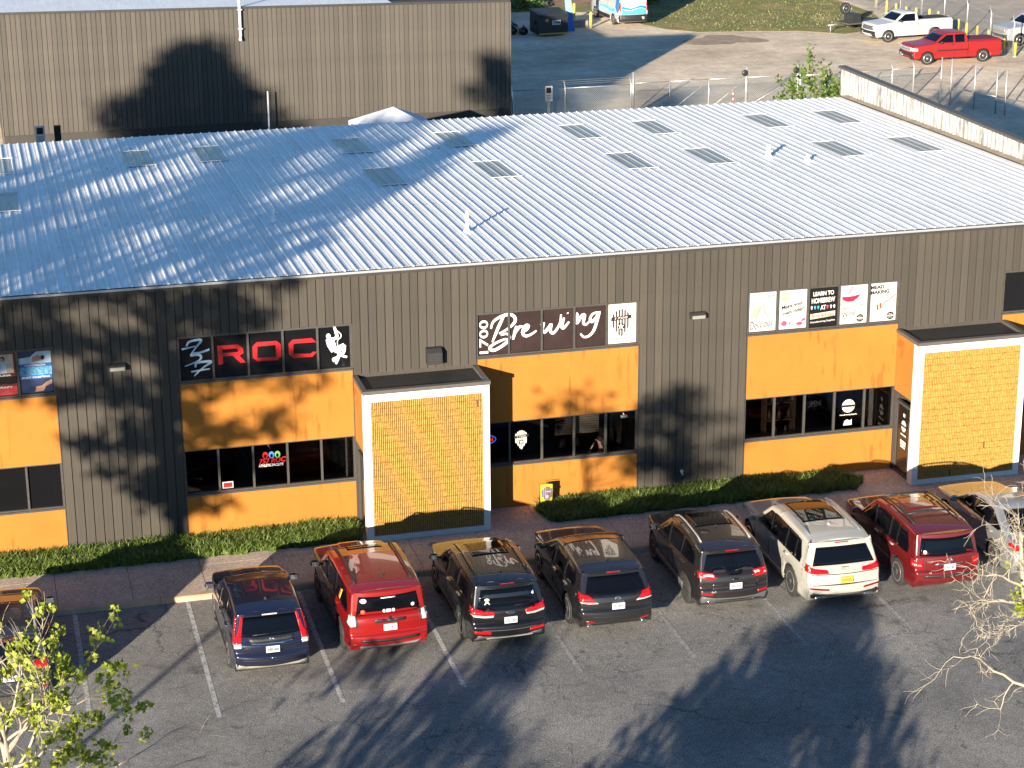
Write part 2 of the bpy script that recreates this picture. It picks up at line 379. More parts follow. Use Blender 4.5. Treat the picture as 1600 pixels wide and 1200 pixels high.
# siding boards, one by one
PW = .2275
smesh = {}
def board(x, z0, z1, w=PW):
    key = (round(z0, 2), round(z1, 2), round(w, 3))
    if key not in smesh:
        q = MB(); a, b_ = .013, w-.013
        q.box(a, b_, -.008, .021, 0, z1-z0)
        smesh[key] = q.mesh('siding_board', BROWN)
    link('siding_board', smesh[key], bld, (x, 0, z0))
x = XL
def inbay(x):
    for a, b in BAYS:
        if a-.12 < x < b-.10: return (a, b)
def intower(x):
    return any(a-.1 < x < b-.12 for a, b in TOW)
spans = []
for i in range(0, len(edges), 2): spans.append((edges[i], edges[i+1], 'solid'))
for a, b in BAYS: spans.append((a, b, 'bay'))
for a, b, kind in spans:
    n = max(1, round((b-a)/PW)); w = (b-a)/n
    for k in range(n):
        z0 = ZWT+.03 if kind == 'bay' else (4.30 if intower(a+.3) and b-a < 3.6 else ZB)
        board(a+k*w, z0, 7.02, w)
# fascia trim and drip edge along the eave
ft = MB().box(XL, XR+.1, -.10, -.012, 6.955, 7.055); ft.build('fascia', DARKTRIM, bld)
MB().box(XL, XR+.1, -.145, -.103, 7.04, 7.098).build('gutter_edge', mat('eave_metal', (.42, .44, .47), .35, metal=.5), bld)
for a, b in BAYS:
    MB().box(a-.0, b+.0, -.014, .02, ZWT, ZWT+.028).build('head_trim', FRAME, bld)
# orange panels
def panel(x0, x1, z0, z1, y0=.0, y1=.2, name='stucco_panel'):
    return MB().box(x0, x1, y0, y1, z0, z1).build(name, ORANGE, bld)
winparts = []
for bi, (a, b) in enumerate(BAYS):
    panel(a+.02, b-.02, ZYB, ZYT); panel(a+.02, b-.02, ZB-.03, ZLT)
    MB().box(a-.0, a+.02, -.016, .2, ZB, ZYT).build('corner_trim', FRAME, bld); MB().box(b-.02, b, -.016, .2, ZB, ZYT).build('corner_trim', FRAME, bld)
    for lvl, (z0, z1) in enumerate([(ZLT, ZYB), (ZYT, ZWT)]):
        fr = MB(); n = 5; fw = .055; y0, y1 = .045, .13
        sill = .085
        fr.box(a+.0, b-.0, -.02, .15, z0+.002, z0+.05); fr.box(a, b, .03, .14, z0+.05, z0+sill)
        fr.box(a, b, y0, y1, z1-.04, z1)
        xs = [a + (b-a)*k/n for k in range(n+1)]
        for k, xx in enumerate(xs):
            o = .0 if 0 < k < n else (fw/2 if k == 0 else -fw/2)
            fr.box(xx-fw/2+o, xx+fw/2+o, y0-.008, y1+.004, z0+sill, z1-.04)
        w = fr.build('window', FRAME, bld)
        for k in range(n):
            pm = BLACKGLASS if (lvl == 1 or bi in (0, 4)) else (CLEARG if (bi, k) == (2, 3) else GLASS)
            MB().box(xs[k]+fw/2, xs[k+1]-fw/2, .098, .106, z0+sill, z1-.04).build('pane', pm, w)
def pane_rect(bi, lvl, k):
    a, b = BAYS[bi]; w = (b-a)/5; z0, z1 = ((ZLT, ZYB), (ZYT, ZWT))[lvl]
    return (a+k*w+.028+(.027 if k == 0 else 0), a+(k+1)*w-.028-(.027 if k == 4 else 0), z0+.085, z1-.04)
# dim rooms behind the ground-floor glass
rm = MB()
for a, b in BAYS:
    rm.quad((a, .26, .14), (b, .26, .14), (b, 5, .14), (a, 5, .14)); rm.quad((a, 5, .14), (b, 5, .14), (b, 5, 3), (a, 5, 3))
    rm.quad((a, .26, 3), (a, 5, 3), (b, 5, 3), (b, .26, 3)); rm.quad((a, .26, .14), (a, 5, .14), (a, 5, 3), (a, .26, 3)); rm.quad((b, .26, .14), (b, .26, 3), (b, 5, 3), (b, 5, .14))
rm.build('interior_wall', INNER, bld)
# ---- roof: one sheet per rib
RIB = .2987
def sheet_profile():
    return [(0, 0), (.024, .030), (.056, .030), (.060, 0), (.135, 0), (.145, .006), (.155, 0), (.215, 0), (.225, .006), (.235, 0), (RIB, 0)]
def sheet_mesh(name, mt, y0, y1, lift=0., segs=(7.3, 16.0)):
    q = MB(); pr = sheet_profile(); ys = [y0] + [s for s in segs if y0 < s < y1] + [y1]
    for i in range(len(ys)-1):
        a, c = ys[i], ys[i+1]+(.02 if i < len(ys)-2 else 0); dz = .004*(len(ys)-1-i)
        k0 = len(q.v); nsub = 6
        for t in range(nsub+1):
            y = a+(c-a)*t/nsub
            for px, pz in pr: q.v.append((px, y, pz + SL*y + lift + dz))
        npf = len(pr)
        for t in range(nsub):
            for j in range(npf-1):
                b0 = k0+t*npf+j; q.face((b0, b0+1, b0+npf+1, b0+npf))
        if i == 0:                                      # closed rib end at the eave
            q.face([k0+j for j in (3, 2, 1, 0)])
    return q.mesh(name, mt)
roof = MB().quad((XL, -.1, ZE+.002), (XR, -.1, ZE+.002), (XR, YB, ZE-.02+SL*YB), (XL, YB, ZE-.02+SL*YB)).build('roof', DARKTRIM, bld)
sm = sheet_mesh('roof_sheet', ROOFM, -.13, YB)
nsh = int((XR-.13-XL)/RIB)
for k in range(nsh):
    o = link('roof_sheet', sm, roof, (XL+k*RIB, 0, ZE+.012)); o.location.z += .003*sin(k*.7)+random.uniform(-.002, .002)
XEND = XL+nsh*RIB
# skylights (three ribs wide)
def skylight(x, y, ln=2.75):
    k = round((x-1.5*RIB-XL)/RIB); q = MB(); pr = []
    for j in range(3): pr += [(px+j*RIB, pz) for px, pz in sheet_profile()[:-1]]
    pr.append((3*RIB, 0)); n_ = len(pr)
    for yy in (y-ln/2, y+ln/2):
        for px, pz in pr: q.v.append((px+.012, yy, pz+SL*yy+.016))
    for j in range(n_-1): q.face((j, j+1, n_+j+1, n_+j))
    sk_ = q.build('skylight', SKYL, roof, (XL+k*RIB-.012, 0, ZE+.015))
    for yy in (y-ln/2, y+ln/2):
        f_ = MB()
        f_.box(-.03, 3*RIB+.08, yy-.025, yy+.025, SL*yy+.040, SL*yy+.052)
        f_.build('cover_strip', ROOFM, sk_)
for x_, y_ in [(-8.42,17.35),(-4.06,17.35),(-1.41,17.4),(3.15,17.4),(6.77,17.45),(11.17,17.45),(13.93,17.45),(18.24,17.4),(20.84,17.35),(-8.45,11.45),(3.2,11.75),(6.75,11.8),(11.3,11.8),(13.99,11.75),(18.39,11.6),(21.03,11.55),(-13,17.35),(-17,11.6)]:
    skylight(x_, y_)
# rows of screws along the lap seams
q = MB()
rs_ = random.Random(4)
for y_ in (-.02, 3.6, 7.25, 7.36, 11.6, 15.95, 16.06, 19.4):
    for k in range(nsh):
        if rs_.random() < (.55 if y_ in (7.25, 7.36, 15.95, 16.06) else .3):
            x_ = XL+k*RIB+rs_.choice((.10, .19, .27)); z_ = ZE+.012+SL*y_; q.box(x_-.028, x_+.028, y_-.018, y_+.018, z_-.002, z_+.014)
tag(q.build('screw_rows', mat('screw_grey', (.22, .21, .20), .6), roof), kind='stuff')
# vent pipes
for x_, y_, h_, r_ in [(-1.05, 6.27, .42, .045), (3.9, 3.37, .60, .05), (15.76, 11.05, .42, .075), (16.71, 10.03, .22, .06)]:
    zz = ZE+SL*y_+.012
    v_ = MB().lathe([(r_*2.6, 0), (r_*2.0, .05), (r_*1.15, .11), (r_, .12), (r_, h_), (r_*.8, h_), (r_*.8, h_-.05)], 14)
    v_.build('vent_pipe', mat('white_pipe', (.82, .82, .82), .5), roof, (x_, y_, zz))
# rake parapet on the right
PT = 7.50
MB().box(XR-.20, XR+.08, -.12, YB+.75, PT, PT+.09).build('parapet_cap', GRYCAP, bld)
m_, n_, l_, b_ = node_mat('stained_white_metal'); geo = n_.new('ShaderNodeNewGeometry')
mp_ = n_.new('ShaderNodeMapping'); mp_.inputs['Scale'].default_value = (1, 5, .7); l_.new(geo.outputs['Position'], mp_.inputs[0])
s_ = noise(n_, l_, mp_.outputs[0], 1.4, 5, .75); sr_ = ramp(n_, [(.36, (.12, .115, .11)), (.48, (.30, .295, .285)), (.60, (.44, .435, .425))]); l_.new(s_.outputs[0], sr_.inputs[0])
l_.new(sr_.outputs[0], b_.inputs['Base Color']); b_.inputs['Roughness'].default_value = .6
STAIN = MATS['stained_white_metal']
PY = .28
for k in range(int((YB+.7)/PY)+1):
    y0 = -.1+k*PY; zb = ZE+SL*y0-.05
    q = MB(); pr = [(0, 0), (.08, 0), (.10, -.03), (.17, -.03), (.19, 0), (PY, 0)]
    for zz in (zb+.03, PT-.002):
        for py, px in pr: q.v.append((XR-.12+px, y0+py, zz))
    for j in range(5): q.face((j, 6+j, 7+j, j+1))
    q.build('parapet_sheet', STAIN, bld)
MB().box(XR-.118, XR+.06, -.1, YB+.72, 6.2, PT-.003).build('parapet_core', BROWN, bld)
MB().box(XEND, XR-.155, -.1, YB+.1, -.02, .0).build('valley_flashing', mat('dirty_flashing', (.33, .27, .2), .8, var=.35, vscale=2), roof, (0, 0, 0))
fl = MB()
for i in range(1):
    y0, y1 = -.1, YB
    fl.quad((XR-.40, y0, ZE+SL*y0+.052), (XR-.125, y0, ZE+SL*y0+.09), (XR-.125, y1, ZE+SL*y1+.09), (XR-.40, y1, ZE+SL*y1+.052))
fo = fl.build('flashing', mat('dirty_flashing', None), roof)
bpy.data.objects.remove([o for o in bpy.data.objects if o.name.startswith('valley_flashing')][0])
# ---- tiled entrance boxes
TILE = mat('glazed_tile', (.40, .235, .055), .45, var=.35, vscale=14, detail=2)
GROUT = mat('tile_grout', (.095, .05, .018), .9)
def tower(x0, x1, zt=4.255):
    d = -1.42; w = x1-x0
    t = link('entrance_box', None, bld, (x0, 0, 0))
    lx = w
    s = MB()                                           # white surround
    s.box(0, .175, d, d+.3, .10, zt-.08); s.box(lx-.175, lx, d, d+.3, .10, zt-.08); s.box(.175, lx-.175, d, d+.3, zt-.29, zt-.08)
    nb = 6
    for i in range(nb): s.box(.177+(lx-.354)*i/nb+.002, .177+(lx-.354)*(i+1)/nb-.002, d-.004, d+.3, .09, .27)
    body = s.build('white_surround', WHITEP, t)
    MB().box(.17, lx-.17, d+.035, d+.3, .27, zt-.29).build('tile_backing', GROUT, t)
    tl = MB(); tx0, tx1, tz0, tz1 = .18, lx-.18, .275, zt-.295
    nx, nz = 58, 20; dx_, dz_ = (tx1-tx0)/nx, (tz1-tz0)/nz
    rnd = random.Random(int(x0*10)+3)
    for i in range(nx):
        for j in range(nz):
            if rnd.random() < .0008: continue
            xa, za = tx0+i*dx_, tz0+j*dz_; pr_ = rnd.uniform(-.006, .006)
            a0, a1, c0, c1 = xa+.0095, xa+dx_-.0095, za+.003, za+dz_-.003; y_ = d+.004+pr_
            k = len(tl.v)
            tl.v += [(a0, d+.036, c0), (a1, d+.036, c0), (a1, d+.036, c1), (a0, d+.036, c1), (a0+.004, y_, c0+.004), (a1-.004, y_+rnd.uniform(-.002,.002), c0+.004), (a1-.004, y_, c1-.004), (a0+.004, y_, c1-.004)]
            tl.face((k+4, k+5, k+6, k+7)); tl.face((k, k+1, k+5, k+4)); tl.face((k+1, k+2, k+6, k+5)); tl.face((k+2, k+3, k+7, k+6)); tl.face((k+3, k, k+4, k+7))
    tag(tl.build('wall_tiles', TILE, t), kind='stuff')
    # orange upper cheeks, open doorways below, flat roof with a rim
    for xa in (0., lx-.16):
        MB().box(xa+.004, xa+.156, d+.302, -.02, ZYB-.1, zt-.09).build('stucco_panel', ORANGE, t)
    MB().box(.16, lx-.16, d+.302, -.02, zt-.5, zt-.1).build('soffit', mat('soffit', (.25, .2, .15), .9), t)
    MB().box(.0, lx, -.10, -.021, .1, ZYB-.1).build('back_wall', INNER, t)
    MB().box(.02, lx-.02, d+.02, -.02, zt-.098, zt-.06).build('flat_roof', mat('bitumen', (.018, .018, .019), .55, var=.3, vscale=2), t)
    rim = MB()
    rim.box(-.03, lx+.03, d-.03, d+.14, zt-.078, zt+.02); rim.box(-.03, .10, d+.141, -.012, zt-.078, zt+.018); rim.box(lx-.10, lx+.03, d+.141, -.012, zt-.078, zt+.018)
    rim.build('roof_rim', GRYCAP, t)
    for xa, sx in ((.03, 1), (lx-.03, -1)):              # door frames in both cheeks
        fr = MB()
        for ya in (d+.31, -.13): fr.box(min(xa, xa+sx*.09), max(xa, xa+sx*.09), ya, ya+.07, .13, ZYB-.1)
        fr.box(min(xa, xa+sx*.09), max(xa, xa+sx*.09), d+.38, -.13, ZYB-.17, ZYB-.1); fr.box(min(xa, xa+sx*.09), max(xa, xa+sx*.09), d+.38, -.13, 2.18, 2.26)
        fr.box(min(xa, xa+sx*.09), max(xa, xa+sx*.09), d+.38, -.13, .13, .2)
        for ya in (d+.39, -.2): fr.box(min(xa+sx*.01, xa+sx*.08), max(xa+sx*.01, xa+sx*.08), ya, ya+.065, .2, 2.17)
        do = fr.build('door', FRAME, t)
        MB().box(min(xa+sx*.04, xa+sx*.055), max(xa+sx*.04, xa+sx*.055), d+.45, -.2, .2, 2.18).build('pane', mat('door_glass', (.02, .012, .008), .04), do)
    return t
T1 = tower(*TOW[0]); T2 = tower(*TOW[1])
# ---------------------------------------------------------------- signs, posters and fittings on the facade
S757 = [[(-4.26,5.393),(-4.184,5.512),(-3.884,5.538),(-4.019,5.357),(-4.166,5.17)],[(-4.386,5.324),(-4.033,5.384)],[(-3.687,5.271),(-3.889,5.211),(-4.079,5.192),(-4.167,5.145),(-3.999,5.153),(-3.907,5.103),(-3.955,5.004),(-4.149,4.925),(-4.335,4.87)],[(-4.063,4.814),(-4.017,4.932),(-3.658,4.94),(-3.865,4.797),(-4.106,4.592)],[(-4.176,4.711),(-3.699,4.75)]]
ROC = {'R':[[(-3.484,5.35),(-2.947,5.336),(-2.829,5.223),(-2.82,5.093),(-2.931,5.038),(-2.764,4.836),(-2.909,4.836),(-3.1,5.046),(-3.352,5.049),(-3.356,4.849),(-3.474,4.827)],[(-3.361,5.236),(-2.998,5.238),(-2.954,5.185),(-2.972,5.139),(-3.357,5.139)]],'O':[[(-2.468,5.354),(-1.957,5.349),(-1.852,5.253),(-1.85,4.929),(-1.948,4.83),(-2.476,4.843),(-2.586,4.944),(-2.581,5.25)],[(-2.458,5.24),(-1.992,5.242),(-1.983,4.94),(-2.022,4.921),(-2.45,4.932),(-2.471,4.95)]],'C':[[(-1.537,5.346),(-1.037,5.346),(-0.931,5.23),(-1.479,5.238),(-1.526,5.216),(-1.527,4.966),(-1.084,4.928),(-1.035,4.972),(-0.925,4.969),(-1.04,4.842),(-1.541,4.847),(-1.652,4.96),(-1.647,5.252)]]}
CLIMB = [([(-0.59,5.299),(-0.536,5.125),(-0.47,4.94)],0.3),([(-0.563,5.251),(-0.458,5.275),(-0.384,5.34),(-0.411,5.472),(-0.447,5.612)],0.12),([(-0.469,4.973),(-0.325,5.009),(-0.19,5.089)],0.24),([(-0.19,5.089),(-0.208,4.934),(-0.262,4.814),(-0.137,4.758)],0.11),([(-0.438,4.947),(-0.323,4.878),(-0.39,4.76),(-0.492,4.729),(-0.463,4.661)],0.13),([(-0.317,4.862),(-0.382,4.72),(-0.434,4.593)],0.1),([(-0.434,5.539),(-0.296,5.414),(-0.284,5.316),(-0.375,5.209),(-0.358,4.979)],0.035)]
CLIMBHEAD = (-0.607,5.359)
BREW = [[(3.731,5.208),(3.793,5.388),(3.971,5.506),(4.201,5.561),(4.353,5.506),(4.398,5.378),(4.306,5.253),(4.121,5.129),(3.952,5.056)],[(4.087,5.527),(3.938,5.237),(3.767,4.833)],[(3.998,5.009),(4.151,5.033),(4.236,4.964),(4.205,4.843),(4.026,4.702),(3.826,4.61),(3.713,4.629),(3.704,4.699),(3.843,4.796),(4.088,4.883),(4.18,4.882)],[(4.428,5.227),(4.381,5.045),(4.334,4.857)],[(4.359,4.979),(4.443,5.118),(4.52,5.195),(4.612,5.194)],[(4.556,5.024),(4.704,5.096),(4.76,5.194),(4.689,5.218),(4.612,5.104),(4.611,4.979),(4.703,4.925),(4.842,4.969),(4.975,5.052)],[(5.09,5.198),(5.179,5.243),(5.142,5.075),(5.197,4.99),(5.306,5.093),(5.383,5.192),(5.358,5.026),(5.43,4.945),(5.538,5.042),(5.631,5.222),(5.656,5.443)],[(5.742,5.349),(5.681,5.124),(5.731,5.064),(5.879,5.226)],[(5.835,5.479),(5.848,5.453)],[(6.02,5.102),(6.112,5.447),(6.085,5.159),(6.221,5.354),(6.308,5.372),(6.278,5.169),(6.347,5.107),(6.465,5.209)],[(6.663,5.43),(6.533,5.382),(6.465,5.263),(6.509,5.175),(6.627,5.265),(6.713,5.43),(6.659,5.2),(6.567,4.926),(6.427,4.781),(6.286,4.768),(6.198,4.863)]]
VW = mat('vinyl_white', (.50, .49, .47), .5); VR = mat('vinyl_red', (.42, .008, .012), .45); VB = mat('vinyl_ice_blue', (.30, .42, .52), .5)
FILM = mat('brown_window_film', (.030, .019, .018), .25, var=.25, vscale=1.5); PAPER = mat('poster_white', (.44, .43, .41), .5, var=.03); BLACKF = mat('black_film', (.008, .007, .007), .3)
PINK = mat('print_pink', (.42, .05, .12), .5); WINE = mat('print_wine', (.26, .008, .035), .5); PEACH = mat('print_peach', (.46, .32, .20), .5); TAN = mat('print_tan', (.36, .25, .13), .5)
INKB = mat('print_black', (.012, .010, .010), .5); AQUA = mat('print_aqua', (.04, .28, .38), .5); CREAM = mat('print_cream', (.45, .37, .29), .5); REDP = mat('print_red', (.40, .03, .03), .5)
def face(y0):                                         # facade plane: (x, z, depth) -> world-like local
    return lambda a, c, d: (a, y0+d, c)
def holes(q, loops, fn, d0, d1, mi=0):
    flat = [p for lp in loops for p in lp]; n = len(flat); b = len(q.v)
    for d in (d0, d1):
        for a, c in flat: q.v.append(tuple(fn(a, c, d)))
    for t in tessellate_polygon([[Vector((a, c, 0)) for a, c in lp] for lp in loops]):
        q.face((b+t[0], b+t[1], b+t[2]), mi); q.face((b+n+t[2], b+n+t[1], b+n+t[0]), mi)
    o = 0
    for lp in loops:
        for i in range(len(lp)):
            j = (i+1) % len(lp); q.face((b+o+i, b+o+j, b+n+o+j, b+n+o+i), mi)
        o += len(lp)
    return q
YF = .094
SG = 'window graphics on the upper windows'
def sign(name, label, cat, x0, z0, group=None): return thing(name, label, cat, (x0, YF, z0), 0, group)
def shift(pts, o): return [(a-o[0], c-o[1]) for a, c in pts]
# numerals, red letters and climber
o0 = pane_rect(1, 1, 0)[::2]
s1 = sign('window_lettering', 'icy blue brush numerals 757 on the leftmost black upper pane', 'lettering', *o0)
grp = [S757[0:2], S757[2:3], S757[3:5]]
for st in grp:
    q = MB()
    for s in st: q.ribbon(shift(s, o0), [.05, .065, .03], lambda a, c, d: (a, d, c), -.006, -.002)
    q.build('numeral', VB, s1)
for k, ch in enumerate('ROC'):
    o0 = pane_rect(1, 1, k+1)[::2]
    s_ = sign('window_lettering', 'large red vinyl letter %s on a black upper pane' % ch, 'lettering', *o0)
    holes(MB(), [shift(lp, o0) for lp in ROC[ch]], lambda a, c, d: (a, d, c), -.006, -.002).build('letter', VR, s_)
o0 = pane_rect(1, 1, 4)[::2]
s1 = sign('window_graphic', 'white silhouette of a climber on a rope on a black pane', 'decal', *o0)
q = MB()
for pts, w in CLIMB: q.ribbon(shift(pts, o0), [w*.62, w*.74, w*.5], lambda a, c, d: (a, d, c), -.006, -.002)
hx, hz = CLIMBHEAD[0]-o0[0], CLIMBHEAD[1]-o0[1]
q.prism([(hx+.06*cos(k*pi/7), hz+.075*sin(k*pi/7)) for k in range(14)], lambda a, c, d: (a, d, c), -.006, -.002); q.build('figure', mat('vinyl_bright_white', (.62, .61, .6), .5), s1)
# brush script banner over four panes
o0 = pane_rect(2, 1, 0)[::2]
s1 = sign('window_banner', 'dark brown window banner with white brush script reading 1700 Brewing', 'sign', *o0)
for k in range(4):
    r_ = pane_rect(2, 1, k); MB().box(r_[0]-o0[0]+.004, r_[1]-o0[0]-.004, -.006, -.001, .004, r_[3]-r_[2]-.004).build('film_panel', FILM, s1)
for i, st in enumerate([BREW[0:3], BREW[3:5], BREW[5:6], BREW[6:7], BREW[7:9], BREW[9:10], BREW[10:11]]):
    q = MB()
    for s in st: q.ribbon(shift(s, o0), [.05, .085, .08, .045], lambda a, c, d: (a, d, c), -.013, -.008)
    q.build('letter', mat('vinyl_bright_white', None), s1)
text_obj('numerals', '1700', .3, mat('vinyl_bright_white', None), s1, (.17, -.010, .50), (pi/2, -pi/2, 0), bold=.004, width=.92, height=.24)
def crest(parent, cx, cz, h, dark, light, y=-.008, num='1700', disc=None, star=None):
    """striped shield with a star, a canton and a numbered ribbon"""
    w = h*.6; fn = lambda a, c, d: (cx+a, y+d, cz+c); hw_ = w/2
    def top(x): return h*.5-.20*h*(x/hw_)**2
    def bot(x): return -h*.5+.42*h*abs(x/hw_)**1.0 if abs(x) > 0 else -h*.5
    n = 6; q = MB()
    for k in range(n):
        a, b = -hw_+w*(k+.08)/n, -hw_+w*(k+.64)/n
        q.prism([(a, bot(a)), ((a+b)/2, bot((a+b)/2)), (b, bot(b)), (b, top(b)), (a, top(a))], fn, -.002, .002)
    q.build('crest_stripe', dark, parent)
    MB().prism([(.20*w*cos(k*pi/9), -.10*h+.20*w*sin(k*pi/9)) for k in range(18)], fn, -.004, .0).build('crest_disc', disc or dark, parent)
    st = []
    for k in range(10):
        r_ = (.19 if k % 2 == 0 else .08)*w; a = pi/2+k*pi/5; st.append((r_*cos(a), -.10*h+r_*sin(a)))
    MB().prism(st, fn, -.006, -.001).build('crest_star', star or light, parent)
    MB().prism([(-.58*w, .10*h), (.58*w, .16*h), (.60*w, .29*h), (-.56*w, .23*h)], fn, -.005, -.001).build('crest_ribbon', disc or dark, parent)
    text_obj('crest_number', num, .1, star or light, parent, (cx, y-.0065, cz+.195*h), (pi/2, -.05, 0), width=w*.74, height=h*.066, shear=.2)
def poster(bi, lvl, k, name, label, bgm, inset=.012, cat='poster'):
    x0, x1, z0, z1 = pane_rect(bi, lvl, k)
    t = sign(name, label, cat, x0+inset, z0+inset, 'posters filling the upper window panes')
    MB().box(0, x1-x0-2*inset, -.006, -.001, 0, z1-z0-2*inset).build('sheet', bgm, t)
    return t, x1-x0-2*inset, z1-z0-2*inset
t, w, h = poster(2, 1, 4, 'window_poster', 'white poster with a dark striped shield crest and star', mat('poster_bright', (.60, .59, .56), .5))
crest(t, w*.47, h*.50, h*.74, FILM, mat('poster_bright', None))
def badge(parent, cx, cz, r, dark=INKB, light=PAPER, y=-.009):
    fn = lambda a, c, d: (cx+a, y+d, cz+c)
    pts = []
    for k in range(40): rr = r*(1 if k % 2 else .93); pts.append((rr*cos(k*pi/20), rr*sin(k*pi/20)))
    MB().prism(pts, fn, -.002, .002).build('badge', dark, parent)
    MB().prism([(-r*1.05, -.17*r), (r*1.05, -.17*r), (r*1.05, .17*r), (-r*1.05, .17*r)], fn, -.004, 0).build('badge_band', light, parent)
    text_obj('badge_text', 'BREW', .1, light, parent, (cx, y-.003, cz+.45*r), width=r*.9, height=r*.28); text_obj('badge_text', 'BOTTLE', .1, light, parent, (cx, y-.003, cz-.45*r), width=r*1.0, height=r*.28)
def shape(parent, name, mt, pts, y=-.009): return MB().prism(pts, lambda a, c, d: (a, y+d, c), -.002, .002).build(name, mt, parent)
def stroke(parent, name, mt, pts, wd, y=-.010): return MB().ribbon(pts, wd, lambda a, c, d: (a, y+d, c), -.002, .002).build(name, mt, parent)
def ell(cx, cz, rx, rz, n=18): return [(cx+rx*cos(2*pi*k/n), cz+rz*sin(2*pi*k/n)) for k in range(n)]
# five posters
t, w, h = poster(3, 1, 0, 'window_poster', 'white poster with a heart of two cider glasses and script word Delicious', PAPER)
stroke(t, 'heart', TAN, [(w*.5, h*.66), (w*.30, h*.80), (w*.30, h*.90), (w*.42, h*.93), (w*.5, h*.86), (w*.60, h*.94), (w*.71, h*.90), (w*.70, h*.79), (w*.5, h*.66)], .018)
shape(t, 'glass', PEACH, [(w*.06, h*.42), (w*.27, h*.36), (w*.46, h*.66), (w*.34, h*.66)]); shape(t, 'glass', CREAM, [(w*.52, h*.66), (w*.62, h*.70), (w*.90, h*.46), (w*.70, h*.38)])
stroke(t, 'glass_outline', REDP, [(w*.06, h*.42), (w*.27, h*.36), (w*.46, h*.66)], .012, -.012); stroke(t, 'glass_outline', REDP, [(w*.52, h*.66), (w*.68, h*.38), (w*.78, h*.40)], .012, -.012)
text_obj('lettering', 'Delicious', .2, INKB, t, (w*.46, -.011, h*.19), (pi/2, -.12, 0), shear=.35, width=w*.85, height=h*.20); text_obj('lettering', 'Brew', .2, INKB, t, (w*.82, -.011, h*.90), (pi/2, -.1, 0), shear=.4, width=w*.24)
t, w, h = poster(3, 1, 1, 'window_poster', 'white poster reading Make your own cider with a round badge on top', PAPER)
badge(t, w*.21, h*.84, .125, TAN)
text_obj('lettering', 'Make your', .15, INKB, t, (w*.50, -.011, h*.60), (pi/2, -.20, 0), bold=.004, width=w*.78); text_obj('lettering', 'own cider!', .15, INKB, t, (w*.54, -.011, h*.46), (pi/2, -.20, 0), bold=.004, width=w*.78)
shape(t, 'apple', PINK, ell(w*.21, h*.15, .085, .075)); shape(t, 'apple_slice', WINE, [(w*.37, h*.17), (w*.41, h*.11), (w*.45, h*.17)]); shape(t, 'apple', PINK, ell(w*.76, h*.12, .10, .05)); shape(t, 'apple', PINK, [(w*.80, h*.16), (w*.97, h*.20), (w*.97, h*.26), (w*.86, h*.24)])
stroke(t, 'drip', AQUA, [(w*.8, h*.28), (w*.86, h*.32)], .012)
t, w, h = poster(3, 1, 2, 'window_poster', 'black poster reading LEARN TO HOMEBREW AT with small coloured icons', BLACKF, .02)
for s_, z_, ww, hh in (('LEARN TO', .86, .76, .115), ('HOMEBREW', .68, .86, .135), ('AT', .49, .20, .12)): text_obj('lettering', s_, .2, VW, t, (w*.5, -.011, h*z_), (pi/2, -.03, 0), bold=.006, width=w*ww, height=h*hh)
for fx, mt in ((.08, VW), (.20, AQUA), (.32, AQUA), (.66, PINK), (.79, VW), (.91, VW)): shape(t, 'icon', mt, [(w*fx-.03, h*.52), (w*fx, h*.55), (w*fx+.03, h*.52), (w*fx+.012, h*.45), (w*fx-.012, h*.45)])
shape(t, 'name_band', CREAM, [(w*.04, h*.19), (w*.95, h*.25), (w*.95, h*.38), (w*.04, h*.33)]); text_obj('lettering', 'Brew & Bottle', .2, FILM, t, (w*.5, -.0125, h*.287), (pi/2, -.03, 0), width=w*.80, height=h*.10); text_obj('lettering', 'Homebrewing Supplies', .2, VW, t, (w*.5, -.011, h*.12), (pi/2, -.05, 0), bold=.003, width=w*.9, height=h*.06)
t, w, h = poster(3, 1, 3, 'window_poster', 'white poster with a tilted red wine glass reading Make your own Wine', PAPER)
shape(t, 'wine', WINE, [(w*.08, h*.72), (w*.10, h*.64), (w*.25, h*.58), (w*.48, h*.58), (w*.64, h*.66), (w*.76, h*.76), (w*.5, h*.72), (w*.25, h*.71)]); stroke(t, 'glass_outline', INKB, [(w*.08, h*.95), (w*.05, h*.70), (w*.12, h*.60), (w*.02, h*.52)], .008); stroke(t, 'pour', WINE, [(w*.45, h*.97), (w*.38, h*.86), (w*.26, h*.78)], .022)
text_obj('lettering', 'Make your own', .15, INKB, t, (w*.48, -.011, h*.44), (pi/2, -.18, 0), shear=.15, width=w*.88, height=h*.08); text_obj('lettering', 'Wine!', .15, INKB, t, (w*.36, -.011, h*.27), (pi/2, -.18, 0), shear=.1, width=w*.52, height=h*.14); badge(t, w*.76, h*.13, .115)
t, w, h = poster(3, 1, 4, 'window_poster', 'white poster reading MEAD MAKING with a red honey dipper', PAPER)
text_obj('lettering', 'MEAD', .15, INKB, t, (w*.27, -.011, h*.90), (pi/2, -.04, 0), bold=.006, width=w*.50, height=h*.10); text_obj('lettering', 'MAKING', .15, INKB, t, (w*.37, -.011, h*.77), (pi/2, -.04, 0), bold=.006, width=w*.70, height=h*.10)
stroke(t, 'dipper_handle', REDP, [(w*.50, h*.46), (w*.74, h*.56), (w*.97, h*.69)], .022)
for k in range(4): shape(t, 'dipper_head', REDP if k % 2 == 0 else PEACH, [(w*(.29+.055*k)-.03, h*(.36+.02*k)+.085), (w*(.29+.055*k)+.03, h*(.36+.02*k)+.095), (w*(.31+.055*k)+.045, h*(.36+.02*k)-.055), (w*(.31+.055*k)-.02, h*(.36+.02*k)-.07)], -.009-.0006*k)
stroke(t, 'honey_drip', TAN, [(w*.40, h*.30), (w*.39, h*.16)], .014); badge(t, w*.80, h*.13, .115)
